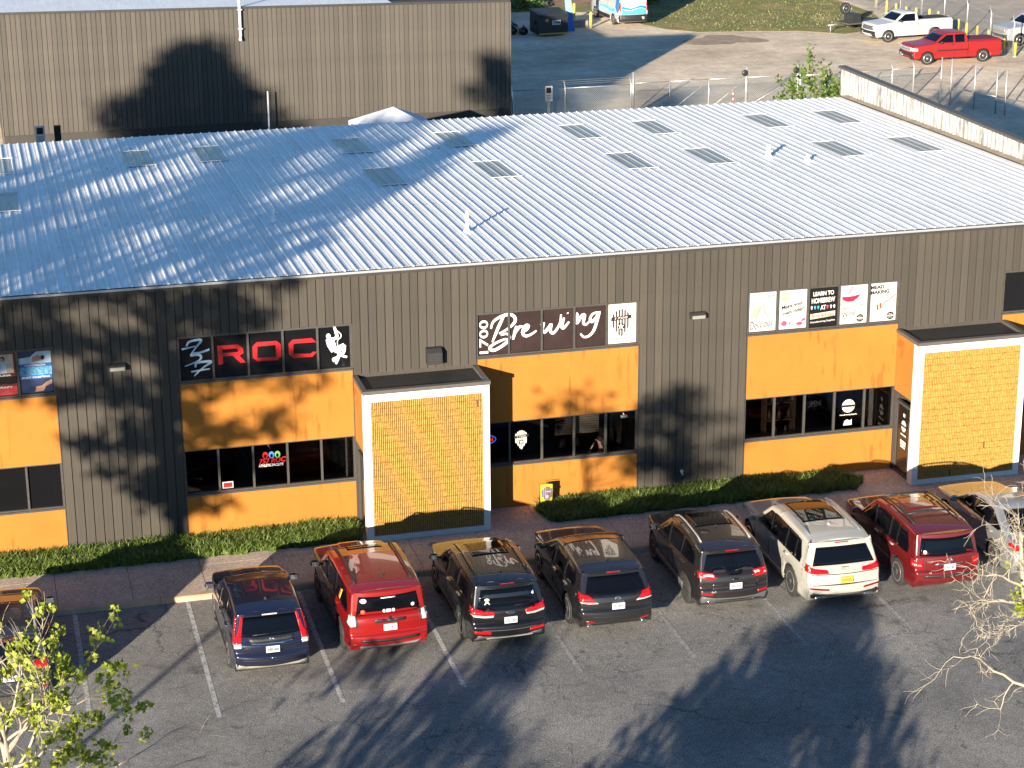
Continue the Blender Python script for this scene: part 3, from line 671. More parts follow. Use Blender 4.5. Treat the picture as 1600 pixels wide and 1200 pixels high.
# spa posters on the left bay
SKIN = mat('print_skin', (.36, .19, .13), .5); BLUEP = mat('print_blue', (.02, .09, .30), .5); NAVYP = mat('print_navy', (.012, .025, .07), .5); ICE = mat('print_ice', (.10, .30, .46), .5, var=.7, vscale=22); PALEP = mat('print_pale', (.36, .44, .50), .5, var=.3, vscale=4)
t, w, h = poster(0, 1, 4, 'window_poster', 'blue spa poster with bands reading CRYOFACIAL and BODY SCULPTING', NAVYP)
shape(t, 'picture', PALEP, [(0, h*.70), (w, h*.70), (w, h*.98), (w*.55, h*.98), (w*.35, h*.86), (0, h*.84)]); shape(t, 'sleeper', SKIN, [(w*.14, h*.70), (w*.40, h*.74), (w*.42, h*.86), (w*.58, h*.90), (w*.74, h*.86), (w*.76, h*.78), (w*.50, h*.74)], -.011); shape(t, 'hair', INKB, ell(w*.74, h*.83, .05, .06), -.013)
shape(t, 'band', BLUEP, [(0, h*.62), (w, h*.62), (w, h*.70), (0, h*.70)], -.012); shape(t, 'picture', ICE, [(0, h*.42), (w, h*.42), (w, h*.62), (0, h*.62)], -.011); shape(t, 'band', BLUEP, [(0, h*.33), (w, h*.33), (w, h*.42), (0, h*.42)], -.012)
text_obj('lettering', 'CRYOFACIAL', .1, VW, t, (w*.5, -.0155, h*.66), bold=.004, width=w*.66, height=h*.045); text_obj('lettering', 'BODY SCULPTING', .1, VW, t, (w*.5, -.0155, h*.375), bold=.004, width=w*.86, height=h*.045)
shape(t, 'patient', SKIN, [(w*.44, h*.02), (w*.70, h*.03), (w*.78, h*.14), (w*.98, h*.20), (w*.98, h*.30), (w*.80, h*.24), (w*.66, h*.16), (w*.48, h*.15)], -.010)
t, w, h = poster(0, 1, 3, 'window_poster', 'dark red spa poster with bands reading SAUNA and THERAPY', mat('print_maroon', (.13, .012, .012), .5))
shape(t, 'picture', mat('print_sand', (.42, .33, .24), .5, var=.2), [(0, h*.52), (w*.94, h*.52), (w*.94, h*.97), (0, h*.97)]); shape(t, 'bather', PALEP, [(w*.5, h*.52), (w*.72, h*.52), (w*.72, h*.72), (w*.6, h*.8), (w*.5, h*.74)], -.011); shape(t, 'hair', INKB, ell(w*.62, h*.86, .06, .07), -.012); shape(t, 'bather_arm', SKIN, ell(w*.6, h*.84, .04, .05), -.014)
text_obj('lettering', 'SAUNA', .1, VW, t, (w*.60, -.0125, h*.47), bold=.004, width=w*.5, height=h*.05); shape(t, 'panel', BLACKF, [(0, h*.26), (w, h*.26), (w, h*.44), (0, h*.44)]); shape(t, 'panel', REDP, [(0, 0), (w, 0), (w, h*.20), (0, h*.20)]); text_obj('lettering', 'THERAPY', .1, VW, t, (w*.55, -.0125, h*.185), bold=.004, width=w*.66, height=h*.05)
# ground-floor window lettering
YG = .090
def low(name, label, cat, x, z): return thing(name, label, cat, (x, YG, z))
t = low('window_decal', 'white striped shield crest decal on the dark ground floor window', 'decal', 4.546, 2.0); crest(t, 0, 0, .56, VW, INKB, -.003, disc=INKB, star=VW)
t = low('window_decal', 'red athletic facility decal with three coloured rings on the ground floor window', 'decal', -2.22, 2.1)
for dx_, mt in ((-.165, VR), (0, mat('vinyl_blue', (.05, .20, .50), .5)), (.155, mat('vinyl_green', (.10, .42, .10), .5))):
    holes(MB(), [ell(dx_, .15, .075, .095), ell(dx_, .13, .035, .05)], lambda a, c, d: (a, d, c), -.005, -.001).build('ring', mt, t)
text_obj('lettering', '757 ROC', .2, VR, t, (.02, -.004, -.005), (pi/2, -.03, 0), bold=.008, shear=.25, width=.72, height=.15); text_obj('lettering', 'ATHLETIC FACILITY', .1, VW, t, (-.02, -.004, -.13), bold=.004, width=.66, height=.075)
t = low('window_decal', 'white round badge decal on the ground floor window of the supply shop', 'decal', 14.046, 2.09); badge(t, 0, 0, .20, VW, INKB, -.003); text_obj('lettering', 'Homebrewing Supplies', .1, VW, t, (.01, -.004, -.26), bold=.003, width=.52, height=.05); shape(t, 'small_notice', VW, [(-.13, -.57), (.12, -.57), (.12, -.40), (.06, -.44), (-.02, -.40), (-.10, -.44)], -.003)
t = thing('open_sign', 'faint pale OPEN sign hanging inside the supply shop window', 'sign', (13.1, .35, 2.15)); text_obj('lettering', 'OPEN', .2, mat('dim_neon', (.35, .33, .33), .5), t, (0, 0, 0), (pi/2, -.05, 0), width=.40, height=.16, ext=.01)
t = thing('open_sign', 'oval neon sign with red letters and blue ring, half hidden by the entrance box', 'sign', (3.62, .30, 2.02))
NB = mat('neon_blue', (.05, .12, .5), .4, emit=((.06, .16, 1.), 1.6)); NR = mat('neon_red', (.5, .02, .02), .4, emit=((1., .03, .02), 1.8))
MB().tube([(.27*cos(k*pi/16), 0, .12*sin(k*pi/16)) for k in range(33)], .012, 6, cap=False).build('neon_ring', NB, t); text_obj('neon_letters', 'OPEN', .2, NR, t, (0, -.004, 0), bold=.003, width=.38, height=.11, ext=.008)
t = low('notice', 'small framed dark red notice in the corner of the athletic window', 'notice', -3.395, 1.53); MB().box(-.14, .14, -.004, -.001, -.09, .09).build('frame', VW, t); MB().box(-.115, .115, -.007, -.0045, -.065, .065).build('sheet', VR, t)
# shop-door lettering on the right-hand entrance box
t = thing('door_lettering', 'white round badge and opening lines on the glass door of the right entrance box', 'lettering', (15.42, -.65, 1.5))
for z_, ww, hh in ((.42, .12, .10), (-.16, .34, .05), (-.36, .36, .07), (-.44, .34, .07), (-.52, .30, .05)): MB().box(-.0, .003, -ww/2, ww/2, z_-hh/2, z_+hh/2).build('text_block', VW, t, (-.006-.0, 0, 0))
MB().prism(ell(0, .10, .15, .17), lambda a, c, d: (d, a, c), -.006, -.003).build('badge', VW, t); MB().box(-.009, -.0065, -.16, .16, .07, .13).build('badge_band', INKB, t)
# ---- wall lights, vent box, camera
for x_, z_, lb in ((-6.05, 5.04, 'small dark wall pack light between the left window bays'), (9.44, 5.15, 'dark wall pack light on the siding between the two right window bays')):
    t = thing('wall_light', lb, 'light', (x_, -.01, z_), 0, 'wall pack lights on the siding')
    q = MB(); q.prism([(-.19, -.06), (-.19, .05), (-.10, .09), (0, .10), (0, -.08), (-.10, -.08)], lambda a, c, d: (d, a, c), -.21, .21); q.build('housing', DARKTRIM, t)
    MB().box(-.18, .18, -.198, -.19, -.055, .03).build('lens', mat('light_lens', (.20, .20, .19), .2), t)
t = thing('vent_box', 'square dark exhaust hood above the left entrance box', 'vent', (2.13, -.01, 4.66))
q = MB(); q.prism([(-.26, -.20), (-.26, .12), (-.16, .21), (0, .22), (0, -.20)], lambda a, c, d: (d, a, c), -.20, .20); q.build('hood', mat('vent_black', (.02, .02, .021), .5), t)
for k in range(4): MB().box(-.17, .17, -.268, -.262, -.16+.07*k, -.13+.07*k).build('louvre', DARKTRIM, t)
t = thing('security_camera', 'small white security camera under the orange panel right of the person', 'camera', (7.38, -.02, 2.50)); MB().lathe([(.02, -.10), (.045, -.09), (.045, .08), (.03, .09)], 10, 'x').build('camera_body', GRYCAP, t, (0, -.10, -.02)); MB().tube([(0, 0, .05), (0, -.06, .04), (0, -.10, 0)], .012, 6).build('bracket', VW, t)
t = thing('hose_tap', 'small white tap low on the brown siding above the grass', 'tap', (9.09, -.01, .64)); MB().tube([(0, 0, 0), (0, -.10, 0), (0, -.12, -.05)], .022, 8).build('spout', VW, t); MB().lathe([(.05, 0), (.05, .02), (.02, .03)], 10, 'y', (0, -.05, .05)).build('tap_handle', VW, t)
# ---- garden flag, timber, manhole cover
t = thing('garden_flag', 'small yellow garden flag with a shield crest standing in the grass', 'flag', (5.09, -.5, .12))
MB().tube([(-.20, 0, 0), (-.20, 0, .80), (.17, 0, .80)], .010, 6).build('stand', DARKTRIM, t)
q = MB(); nx = 6
for i in range(nx+1):
    for j in range(5): q.v.append((-.165+.33*i/nx, .012*sin(i*1.3+j*.8), .18+.58*j/4))
for i in range(nx):
    for j in range(4): q.face((i*5+j, (i+1)*5+j, (i+1)*5+j+1, i*5+j+1), 0, True)
fl_ = q.build('flag_cloth', mat('flag_yellow', (.50, .40, .012), .7), t); md = fl_.modifiers.new('solid', 'SOLIDIFY'); md.thickness = .004
crest(t, 0, .47, .48, mat('flag_purple', (.10, .08, .16), .7), PAPER, -.03)
t = thing('timber_beam', 'long weathered timber lying along the foot of the wall at left', 'timber', (-7.0, -.085, .13)); q = MB(); q.box(-1.26, -.76, -.06, .06, 0, .10); q.build('beam', mat('weathered_timber', (.36, .24, .12), .85, var=.35, vscale=4, stretch=(.4, 4, 4)), t); MB().box(-.75, 1.27, -.065, .055, .002, .105).build('beam', mat('weathered_timber', None), t)
t = thing('manhole_cover', 'round pale utility cover set in the pavement before the left entrance box', 'cover', (1.62, -2.05, .13)); MB().lathe([(.34, -.01), (.34, .006), (.30, .012)], 28).build('lid', mat('cover_concrete', (.36, .33, .30), .9, var=.2, vscale=9), t); MB().lathe([(.16, .010), (.16, .017)], 20).build('inner_plate', mat('cover_iron', (.16, .14, .13), .7), t)
# ---- the person at the table behind the glass
def skin_figure(name, joints, edges_, m_, parent, loc, rz):
    me = bpy.data.meshes.new(name); me.from_pydata([j[0] for j in joints], edges_, []); o = link(name, me, parent, loc, (0, 0, rz)); me.materials.append(m_)
    o.modifiers.new('skin', 'SKIN'); sv = me.skin_vertices[0].data
    for i, j in enumerate(joints): sv[i].radius = (j[1], j[1] if len(j) < 3 else j[2])
    sv[0].use_root = True; ss = o.modifiers.new('sub', 'SUBSURF'); ss.levels = 2; ss.render_levels = 2
    return o
SK = mat('skin', (.36, .19, .12), .55); MAR = mat('maroon_top', (.10, .012, .016), .8); HAIRM = mat('dark_hair', (.012, .008, .006), .7); JEAN = mat('dark_trousers', (.02, .022, .03), .85)
t = thing('person', 'person in a dark red top seated with elbows on a table behind the glass', 'person', (7.12, .95, .14), radians(60))
J = [((0, -.05, .50), .13, .15), ((0, -.03, .72), .115, .14), ((0, .03, .95), .10, .17), ((0, .06, 1.10), .05, .06), ((0, .09, 1.20), .055, .055), ((0, .11, 1.30), .085, .08), ((0, .10, 1.38), .06, .065),
     ((-.18, .06, 1.02), .05), ((-.23, .20, .80), .042), ((-.10, .38, .80), .034), ((-.06, .34, 1.02), .028), ((-.03, .27, 1.16), .024),
     ((.18, .06, 1.02), .05), ((.25, .20, .80), .042), ((.14, .42, .78), .034), ((-.02, .44, .78), .028), ((-.10, .44, .79), .02),
     ((-.10, .02, .48), .085), ((-.11, .42, .47), .065), ((-.11, .44, .08), .045), ((-.11, .54, .05), .035), ((.10, .02, .48), .085), ((.11, .42, .47), .065), ((.11, .44, .08), .045), ((.11, .54, .05), .035)]
E_ = [(0, 1), (1, 2), (2, 3), (3, 4), (4, 5), (5, 6), (2, 7), (7, 8), (8, 9), (9, 10), (10, 11), (2, 12), (12, 13), (13, 14), (14, 15), (15, 16), (0, 17), (17, 18), (18, 19), (19, 20), (0, 21), (21, 22), (22, 23), (23, 24)]
skin_figure('body', J, E_, SK, t, (0, 0, 0), 0)
skin_figure('top', [((0, -.05, .55), .14, .16), ((0, -.03, .74), .125, .15), ((0, .02, .92), .112, .17), ((0, .04, 1.01), .08, .12), ((-.17, .05, 1.0), .058), ((.17, .05, 1.0), .058)], [(0, 1), (1, 2), (2, 3), (3, 4), (3, 5)], MAR, t, (0, 0, 0), 0)
skin_figure('trousers', [((0, -.05, .49), .14, .165), ((-.10, .04, .48), .095), ((-.11, .43, .47), .075), ((-.11, .45, .14), .055), ((.10, .04, .48), .095), ((.11, .43, .47), .075), ((.11, .45, .14), .055)], [(0, 1), (1, 2), (2, 3), (0, 4), (4, 5), (5, 6)], JEAN, t, (0, 0, 0), 0)
blob(blob(MB(), (0, .075, 1.355), (.095, .105, .095), 14, 2.1), (0, .0, 1.26), (.07, .06, .12), 12, 2.1).build('hair', HAIRM, t)
q = MB()
for s in (-1, 1): blob(q, (s*.033, .192, 1.325), (.013, .008, .008), 8, 2)
q.build('eyes', INKB, t); blob(MB(), (0, .205, 1.295), (.014, .022, .02), 8, 2).build('nose', SK, t); MB().box(-.025, .025, .185, .196, 1.252, 1.262).build('mouth', VR, t)
q = MB()
for hx_, hy_, hz_, dx_, dy_, dz_ in ((-.03, .27, 1.16, .0, -.25, 1.0), (-.10, .44, .79, -1., .12, .0)):
    for k in range(4):
        o_ = (k-1.5)*.017; a = Vector((hx_, hy_, hz_)); d_ = Vector((dx_, dy_, dz_)).normalized(); sd = Vector((1, 0, 0)) if abs(dx_) < .5 else Vector((0, 1, 0))
        q.tube([a+sd*o_, a+sd*o_+d_*.035, a+sd*o_+d_*(.062-.006*abs(k-1))+Vector((0, -.012 if dz_ else 0, 0 if dz_ else -.012))], [.0095, .009, .007], 6)
    q.tube([a+sd*.03, a+sd*.048+d_*.02, a+sd*.045+d_*.045], [.010, .0095, .007], 6)
q.build('fingers', SK, t)
t = thing('table', 'small round table with pale top behind the glass', 'table', (6.72, 1.12, .14)); MB().lathe([(.42, .70), (.42, .735), (.40, .74)], 28).build('table_top', mat('pale_table', (.35, .30, .25), .5), t); MB().lathe([(.24, 0), (.22, .02), (.035, .04), (.035, .70)], 16).build('pedestal', DARKTRIM, t)
t = thing('chair', 'dark chair under the person at the table', 'chair', (7.16, .93, .14), radians(60)); MB().box(-.2, .2, -.24, .16, .36, .40).build('seat', PLAST_ := mat('chair_black', (.015, .013, .012), .6), t); MB().box(-.2, .2, -.28, -.245, .40, .85).build('backrest', PLAST_, t)
for sx in (-.17, .17):
    for sy in (-.2, .13): MB().tube([(sx, sy, 0), (sx, sy, .36)], .015, 6).build('leg', PLAST_, t)
t = thing('armchair', 'dark padded chair behind the round table', 'chair', (6.55, 1.75, .14), .3); blob(MB(), (0, 0, .38), (.36, .34, .12), 14, 3.5).build('seat', PLAST_, t); blob(MB(), (0, .30, .75), (.36, .10, .36), 14, 3.2).build('backrest', PLAST_, t); MB().lathe([(.25, 0), (.05, .06), (.05, .3)], 12).build('pedestal', DARKTRIM, t)
t = thing('window_blind', 'pale slatted blind on the wall behind the seated person', 'blind', (6.75, 2.6, 1.1))
for k in range(14): MB().box(-.55, -.06, -.012, .012, .07*k, .07*k+.055).build('slat', mat('blind_slat', (.30, .25, .18), .7), t); MB().box(.05, .75, -.012, .012, .07*k, .07*k+.055).build('slat', mat('blind_slat', None), t)
t = thing('display_shelf', 'shelves of hanging goods inside the supply shop window', 'shelf', (12.35, .9, .14))
for k in range(3): MB().box(-.45, .45, 0, .35, .9+.5*k, .93+.5*k).build('shelf_board', mat('shelf_wood', (.20, .13, .07), .7), t)
for sx in (-.45, .42): MB().box(sx, sx+.03, 0, .35, 0, 2.3).build('upright', mat('shelf_wood', None), t)
for k in range(9): MB().lathe([(.05, 0), (.055, .02), (.05, .16), (.02, .20), (.02, .26)], 8).build('bottle', mat('jar_%d' % (k % 3), [(.22, .20, .18), (.16, .10, .05), (.30, .28, .24)][k % 3], .4), t, (-.38+.1*k, .16, (.93, 1.43, 1.93)[k % 3]))
# ---------------------------------------------------------------- vehicles
CGLASS = mat('car_glass', (.002, .0025, .004), .03, spec=.32)
TYRE = mat('tyre_rubber', (.018, .018, .018), .85, var=.2, vscale=8)
RIMS = mat('alloy_rim', (.55, .54, .52), .3, metal=.85)
RIMD = mat('dark_rim', (.10, .10, .10), .35, metal=.7)
PLAST = mat('black_trim', (.014, .014, .015), .5)
GREYPL = mat('grey_cladding', (.075, .078, .082), .5, var=.15)
CHROME = mat('chrome', (.72, .72, .72), .12, metal=1.)
SILV = mat('silver_trim', (.50, .49, .47), .3, metal=.6)
REDL = mat('red_lens', (.33, .004, .006), .15, coat=.5, var=.25, vscale=18)
REDD = mat('dark_red_lens', (.20, .004, .006), .12, coat=.6)
CLRL = mat('clear_lens', (.42, .41, .40), .15, coat=.5, var=.3, vscale=25)
AMBL = mat('amber_lens', (.6, .22, .04), .15, coat=.5)
PLATEW = mat('plate_white', (.42, .44, .46), .5); PLATEY = mat('plate_yellow', (.52, .35, .012), .5); INK = mat('plate_ink', (.03, .04, .09), .6)
WELL = mat('wheel_well', (.008, .008, .008), .9)
STICK = mat('sticker_white', (.65, .65, .63), .6); STICKR = mat('sticker_red', (.55, .06, .03), .6); STICKY = mat('sticker_yellow', (.65, .50, .03), .6)
def paint(name, col, metal=.25, rough=.24, coat=1.):
    return mat('paint_'+name, col, rough, metal=metal, coat=coat, var=.06, vscale=30)
def suv_sil(L, H, hz=1.03, gz=1.10, rr=.36, gb=.14, tilt=.0, nose=.0, cowl=1.25, wst=2.08, tail=.02):
    f, r = L/2, -L/2
    return [(f-.16, .22), (f-.04, .36), (f, .56), (f-.03, hz-.28), (f-.12, hz-.12), (f-.3, hz-.04), (f-.8, hz+.02), (f-cowl, hz+.075),
            (f-cowl-.12, hz+.13), (f-wst+.18, H-.13), (f-wst, H-.055), (f-wst-.5, H-.005), (0-.35, H), (r+1.0, H-.02), (r+rr+.25, H-.05), (r+rr, H-.09),
            (r+rr-.03, H-.13), (r+gb+.02, gz+.03), (r+gb-.02, gz-.02), (r+.05+tail, gz-.18), (r+.045+tail, .78), (r+.0, .70), (r, .58), (r+.02, .47), (r+.09, .37)]
class Body: pass
def make_body(sp):
    B = Body(); L, Wd, H = sp['L'], sp['W'], sp['H']; belt = sp.get('belt', 1.0); tum = sp.get('tum', .80); zm = .72
    sil = [tuple(p) for p in catmull(sp['sil'], 4)]
    n = len(sil); clr = sp.get('clr', .29); yfb, yrb = L/2-.22, -L/2+.14
    pf, pr_ = sp.get('pf', .17), sp.get('pr', .09)
    def vert(z):
        if z <= belt-.03: return 1-.05*((z-zm)/zm)**2-.018*math.exp(-((z-.58)/.10)**2)
        if z <= belt: return 1-.05*((z-zm)/zm)**2-.028*(z-belt+.03)/.03
        vb = 1-.05*((belt-zm)/zm)**2-.028; t = (z-belt)/max(.01, H-belt)
        return vb+(tum-vb)*(max(0, t)**1.15)
    def plan(y):
        t = y/(L/2)
        return 1-pf*max(0, (t-.5)/.5)**2.2-pr_*max(0, (-t-.55)/.45)**2.2
    hw = lambda y, z: Wd/2*plan(y)*vert(z)
    NS, NC, NL = 22, 4, 5
    V = []; rows = []
    for k in range(n):
        y, z = sil[k]; a = Vector(sil[max(k-1, 0)]); c = Vector(sil[min(k+1, n-1)]); d = (c-a).normalized()
        nrm = Vector((-d.y, d.x))*(-1)                       # outward, silhouette runs front -> top -> rear
        if nrm.dot(Vector((y, z-.6))) < 0 and False: nrm = -nrm
        yb = min(max(y, yrb), yfb); zb = clr
        ln = sqrt((y-yb)**2+(z-zb)**2); r = min(sp.get('rad', .075), .45*ln+.005)
        cr = sp.get('crown', .035) + (.10 if abs(nrm.y) < .35 else 0)*(1 if y < 0 else 1.1)
        top = Vector((y, z))-nrm*r*.9
        half = []
        for j in range(NS):
            t = j/(NS-1); py = yb+(top.x-yb)*t; pz = zb+(top.y-zb)*t; half.append((hw(py, pz), py, pz))
        w0 = half[-1][0]; rr_ = min(r, w0*.3)
        for j in range(1, NC+1):
            th = pi/2*j/NC; q = top+nrm*(r*.9*sin(th)); half.append((w0-rr_*(1-cos(th)), q.x, q.y))
        w1 = w0-rr_
        for j in range(1, NL+1):
            t = 1-j/NL; x = w1*t; q = Vector((y, z))+nrm*cr*(1-t*t); half.append((x, q.x, q.y))
        row = [(-x, yy, zz) for x, yy, zz in half] + [(x, yy, zz) for x, yy, zz in half[-2::-1]]
        rows.append(len(V)); V += row
    m_ = len(row); F = []
    for k in range(n-1):
        for j in range(m_-1): F.append((rows[k]+j, rows[k+1]+j, rows[k+1]+j+1, rows[k]+j+1))
        F.append((rows[k]+m_-1, rows[k+1]+m_-1, rows[k+1], rows[k]))       # floor
    F.append(tuple(rows[0]+j for j in range(m_))); F.append(tuple(rows[-1]+j for j in range(m_))[::-1])
    bm = bmesh.new(); bv = [bm.verts.new(v) for v in V]
    for f in F:
        try: bm.faces.new([bv[i] for i in f])
        except ValueError: pass
    bmesh.ops.remove_doubles(bm, verts=bm.verts, dist=.0004)
    bmesh.ops.recalc_face_normals(bm, faces=bm.faces)
    if bm.calc_volume() < 0: bmesh.ops.reverse_faces(bm, faces=bm.faces)
    bmesh.ops.triangulate(bm, faces=[f for f in bm.faces if len(f.verts) > 4])
    B.bvh = BVHTree.FromBMesh(bm)
    me = bpy.data.meshes.new('body'); bm.to_mesh(me); bm.free()
    me.materials.append(sp['paint']); me.materials.append(WELL); me.materials.append(sp.get('bedmat', PLAST))
    for p_ in me.polygons: p_.use_smooth = True
    B.hw = hw; B.sp = sp
    B.tmp = bpy.data.objects.new('tmpbody', me); COL.objects.link(B.tmp)
    cut = MB(); R = sp['R']
    for yy in sp['wheels']:
        w = hw(yy, .5)
        for s in (-1, 1):
            x0, x1 = (w-.30)*s, (w+.25)*s
            cut.lathe([(R+.055, min(x0, x1)), (R+.055, max(x0, x1))], 32, 'x', (0, yy, R+.01), 1)
    for b in sp.get('cuts', []): cut.box(*b, mi=2)
    cm = cut.mesh('cut', [sp['paint'], WELL, sp.get('bedmat', PLAST)])
    b2 = bmesh.new(); b2.from_mesh(cm); bmesh.ops.recalc_face_normals(b2, faces=b2.faces); b2.to_mesh(cm); b2.free()
    B.cut = bpy.data.objects.new('tmpcut', cm); COL.objects.link(B.cut)
    md = B.tmp.modifiers.new('b', 'BOOLEAN'); md.operation = 'DIFFERENCE'; md.solver = 'EXACT'; md.object = B.cut; md.use_self = bool(sp.get('cuts'))
    return B
def clip_poly(poly, a, lo=None, hi=None):
    def cl(P, f):
        out = []
        for i in range(len(P)):
            p, q = P[i], P[(i+1) % len(P)]; fp, fq = f(p), f(q)
            if fp >= 0: out.append(p)
            if fp*fq < 0:
                t = fp/(fp-fq); out.append((p[0]+(q[0]-p[0])*t, p[1]+(q[1]-p[1])*t))
        return out
    if lo is not None: poly = cl(poly, lambda p: p[a]-lo)
    if hi is not None: poly = cl(poly, lambda p: hi-p[a])
    return poly
DIRS = {'rear': (lambda a, b: Vector((a, -12, b)), Vector((0, 1, 0))), 'front': (lambda a, b: Vector((a, 12, b)), Vector((0, -1, 0))),
        'left': (lambda a, b: Vector((-6, a, b)), Vector((1, 0, 0))), 'right': (lambda a, b: Vector((6, a, b)), Vector((-1, 0, 0))),
        'top': (lambda a, b: Vector((a, b, 8)), Vector((0, 0, -1)))}
def decal(B, polys, view, off=.006, step=.09, q=None, mi=0, skirt=.02):
    """an outline projected on the body: a thin shell with a rim that follows the surface"""
    q = q or MB(); org, d = DIRS[view]
    if polys and not isinstance(polys[0][0], (tuple, list)): polys = [polys]
    for poly in polys:
        P = []
        for i in range(len(poly)):
            a, b = Vector(poly[i]), Vector(poly[(i+1) % len(poly)]); k = max(1, int((b-a).length/step))
            P += [a+(b-a)*t/k for t in range(k)]
        npl = len(P); xs = [p.x for p in P]; ys = [p.y for p in P]; g_ = []
        gx = int((max(xs)-min(xs))/step); gy = int((max(ys)-min(ys))/step)
        def inside(x, y):
            c = False; j = npl-1
            for i in range(npl):
                if (P[i].y > y) != (P[j].y > y) and x < (P[j].x-P[i].x)*(y-P[i].y)/(P[j].y-P[i].y)+P[i].x: c = not c
                j = i
            return c
        for i in range(1, gx+1):
            for j in range(1, gy+1):
                x, y = min(xs)+i*(max(xs)-min(xs))/(gx+1), min(ys)+j*(max(ys)-min(ys))/(gy+1)
                if inside(x, y): g_.append(Vector((x, y)))
        res = delaunay_2d_cdt(P+g_, [], [list(range(npl))], 1, 1e-5)
        vv, ff = res[0], res[2]; hit = []
        for v in vv:
            h = B.bvh.ray_cast(org(v.x, v.y), d)
            if h[0] is not None and (abs(h[1].dot(d)) < .22 or (view in ('left', 'right') and abs(h[0].x) < B.hw(h[0].y, h[0].z)-.10)): h = (None,)
            hit.append((h[0], h[1]) if h[0] is not None else None)
        idx = {}; cnt = {}
        ok = [f for f in ff if all(hit[i] for i in f)]
        for f in ok:
            t = []
            for i in f:
                if i not in idx:
                    nn = hit[i][1] if hit[i][1].dot(d) < 0 else -hit[i][1]
                    idx[i] = len(q.v); q.v.append(tuple(hit[i][0]+nn*off)); q.v.append(tuple(hit[i][0]-nn*skirt))
                t.append(idx[i])
            a, b, c = [Vector(q.v[i]) for i in t]
            if (b-a).cross(c-a).dot(d) > 0: t = t[::-1]
            q.face(t, mi, True)
            for e in ((t[0], t[1]), (t[1], t[2]), (t[2], t[0])): cnt[e] = 1
        for (a, b) in cnt:
            if (b, a) not in cnt: q.face((a, a+1, b+1, b), mi)
    return q
def rect(x0, x1, z0, z1): return [(x0, z0), (x1, z0), (x1, z1), (x0, z1)]
def mir(poly): return [(-a, b) for a, b in poly][::-1]
wheelmesh = {}
def wheel_meshes(R, wd, rimmat, style):
    key = (R, wd, rimmat.name, style)
    if key in wheelmesh: return wheelmesh[key]
    rr = R*.67; t = MB()
    t.lathe([(rr, -wd*.46), (R*.9, -wd*.5), (R*.97, -wd*.42), (R, -wd*.3), (R, wd*.3), (R*.97, wd*.42), (R*.9, wd*.5), (rr, wd*.46)], 28, 'x')
    w = MB(); o = wd*.48
    w.lathe([(rr, -o*.9), (rr+.012, o), (rr-.02, o+.002), (rr-.045, o-.02), (rr-.05, o-.07), (.02, o-.08)], 28, 'x')
    ns = {'five': 5, 'six': 6, 'ten': 10}[style]; hw_ = {'five': .05, 'six': .038, 'ten': .02}[style]
    for k in range(ns):
        a = 2*pi*k/ns; c_, s_ = cos(a), sin(a); pts = []
        for rad, hh, ox in ((.05, hw_*1.0, o-.02), (rr-.015, hw_*1.25, o-.012)):
            for sg_ in (-1, 1): pts.append((ox, rad*c_-sg_*hh*s_, rad*s_+sg_*hh*c_))
        b = len(w.v); w.v += pts + [(p[0]-.05, p[1], p[2]) for p in pts]
        for f in ((0, 1, 3, 2), (4, 6, 7, 5), (0, 2, 6, 4), (1, 5, 7, 3), (2, 3, 7, 6)): w.face([b+i for i in f])
    w.lathe([(.075, o-.08), (.07, o-.005), (.03, o)], 14, 'x')
    def fin(q, name, ms):
        me = q.mesh(name, ms); bm = bmesh.new(); bm.from_mesh(me); bmesh.ops.recalc_face_normals(bm, faces=bm.faces); bm.to_mesh(me); bm.free(); return me
    wheelmesh[key] = (fin(w, 'wheel', rimmat), fin(t, 'tyre', TYRE)); return wheelmesh[key]
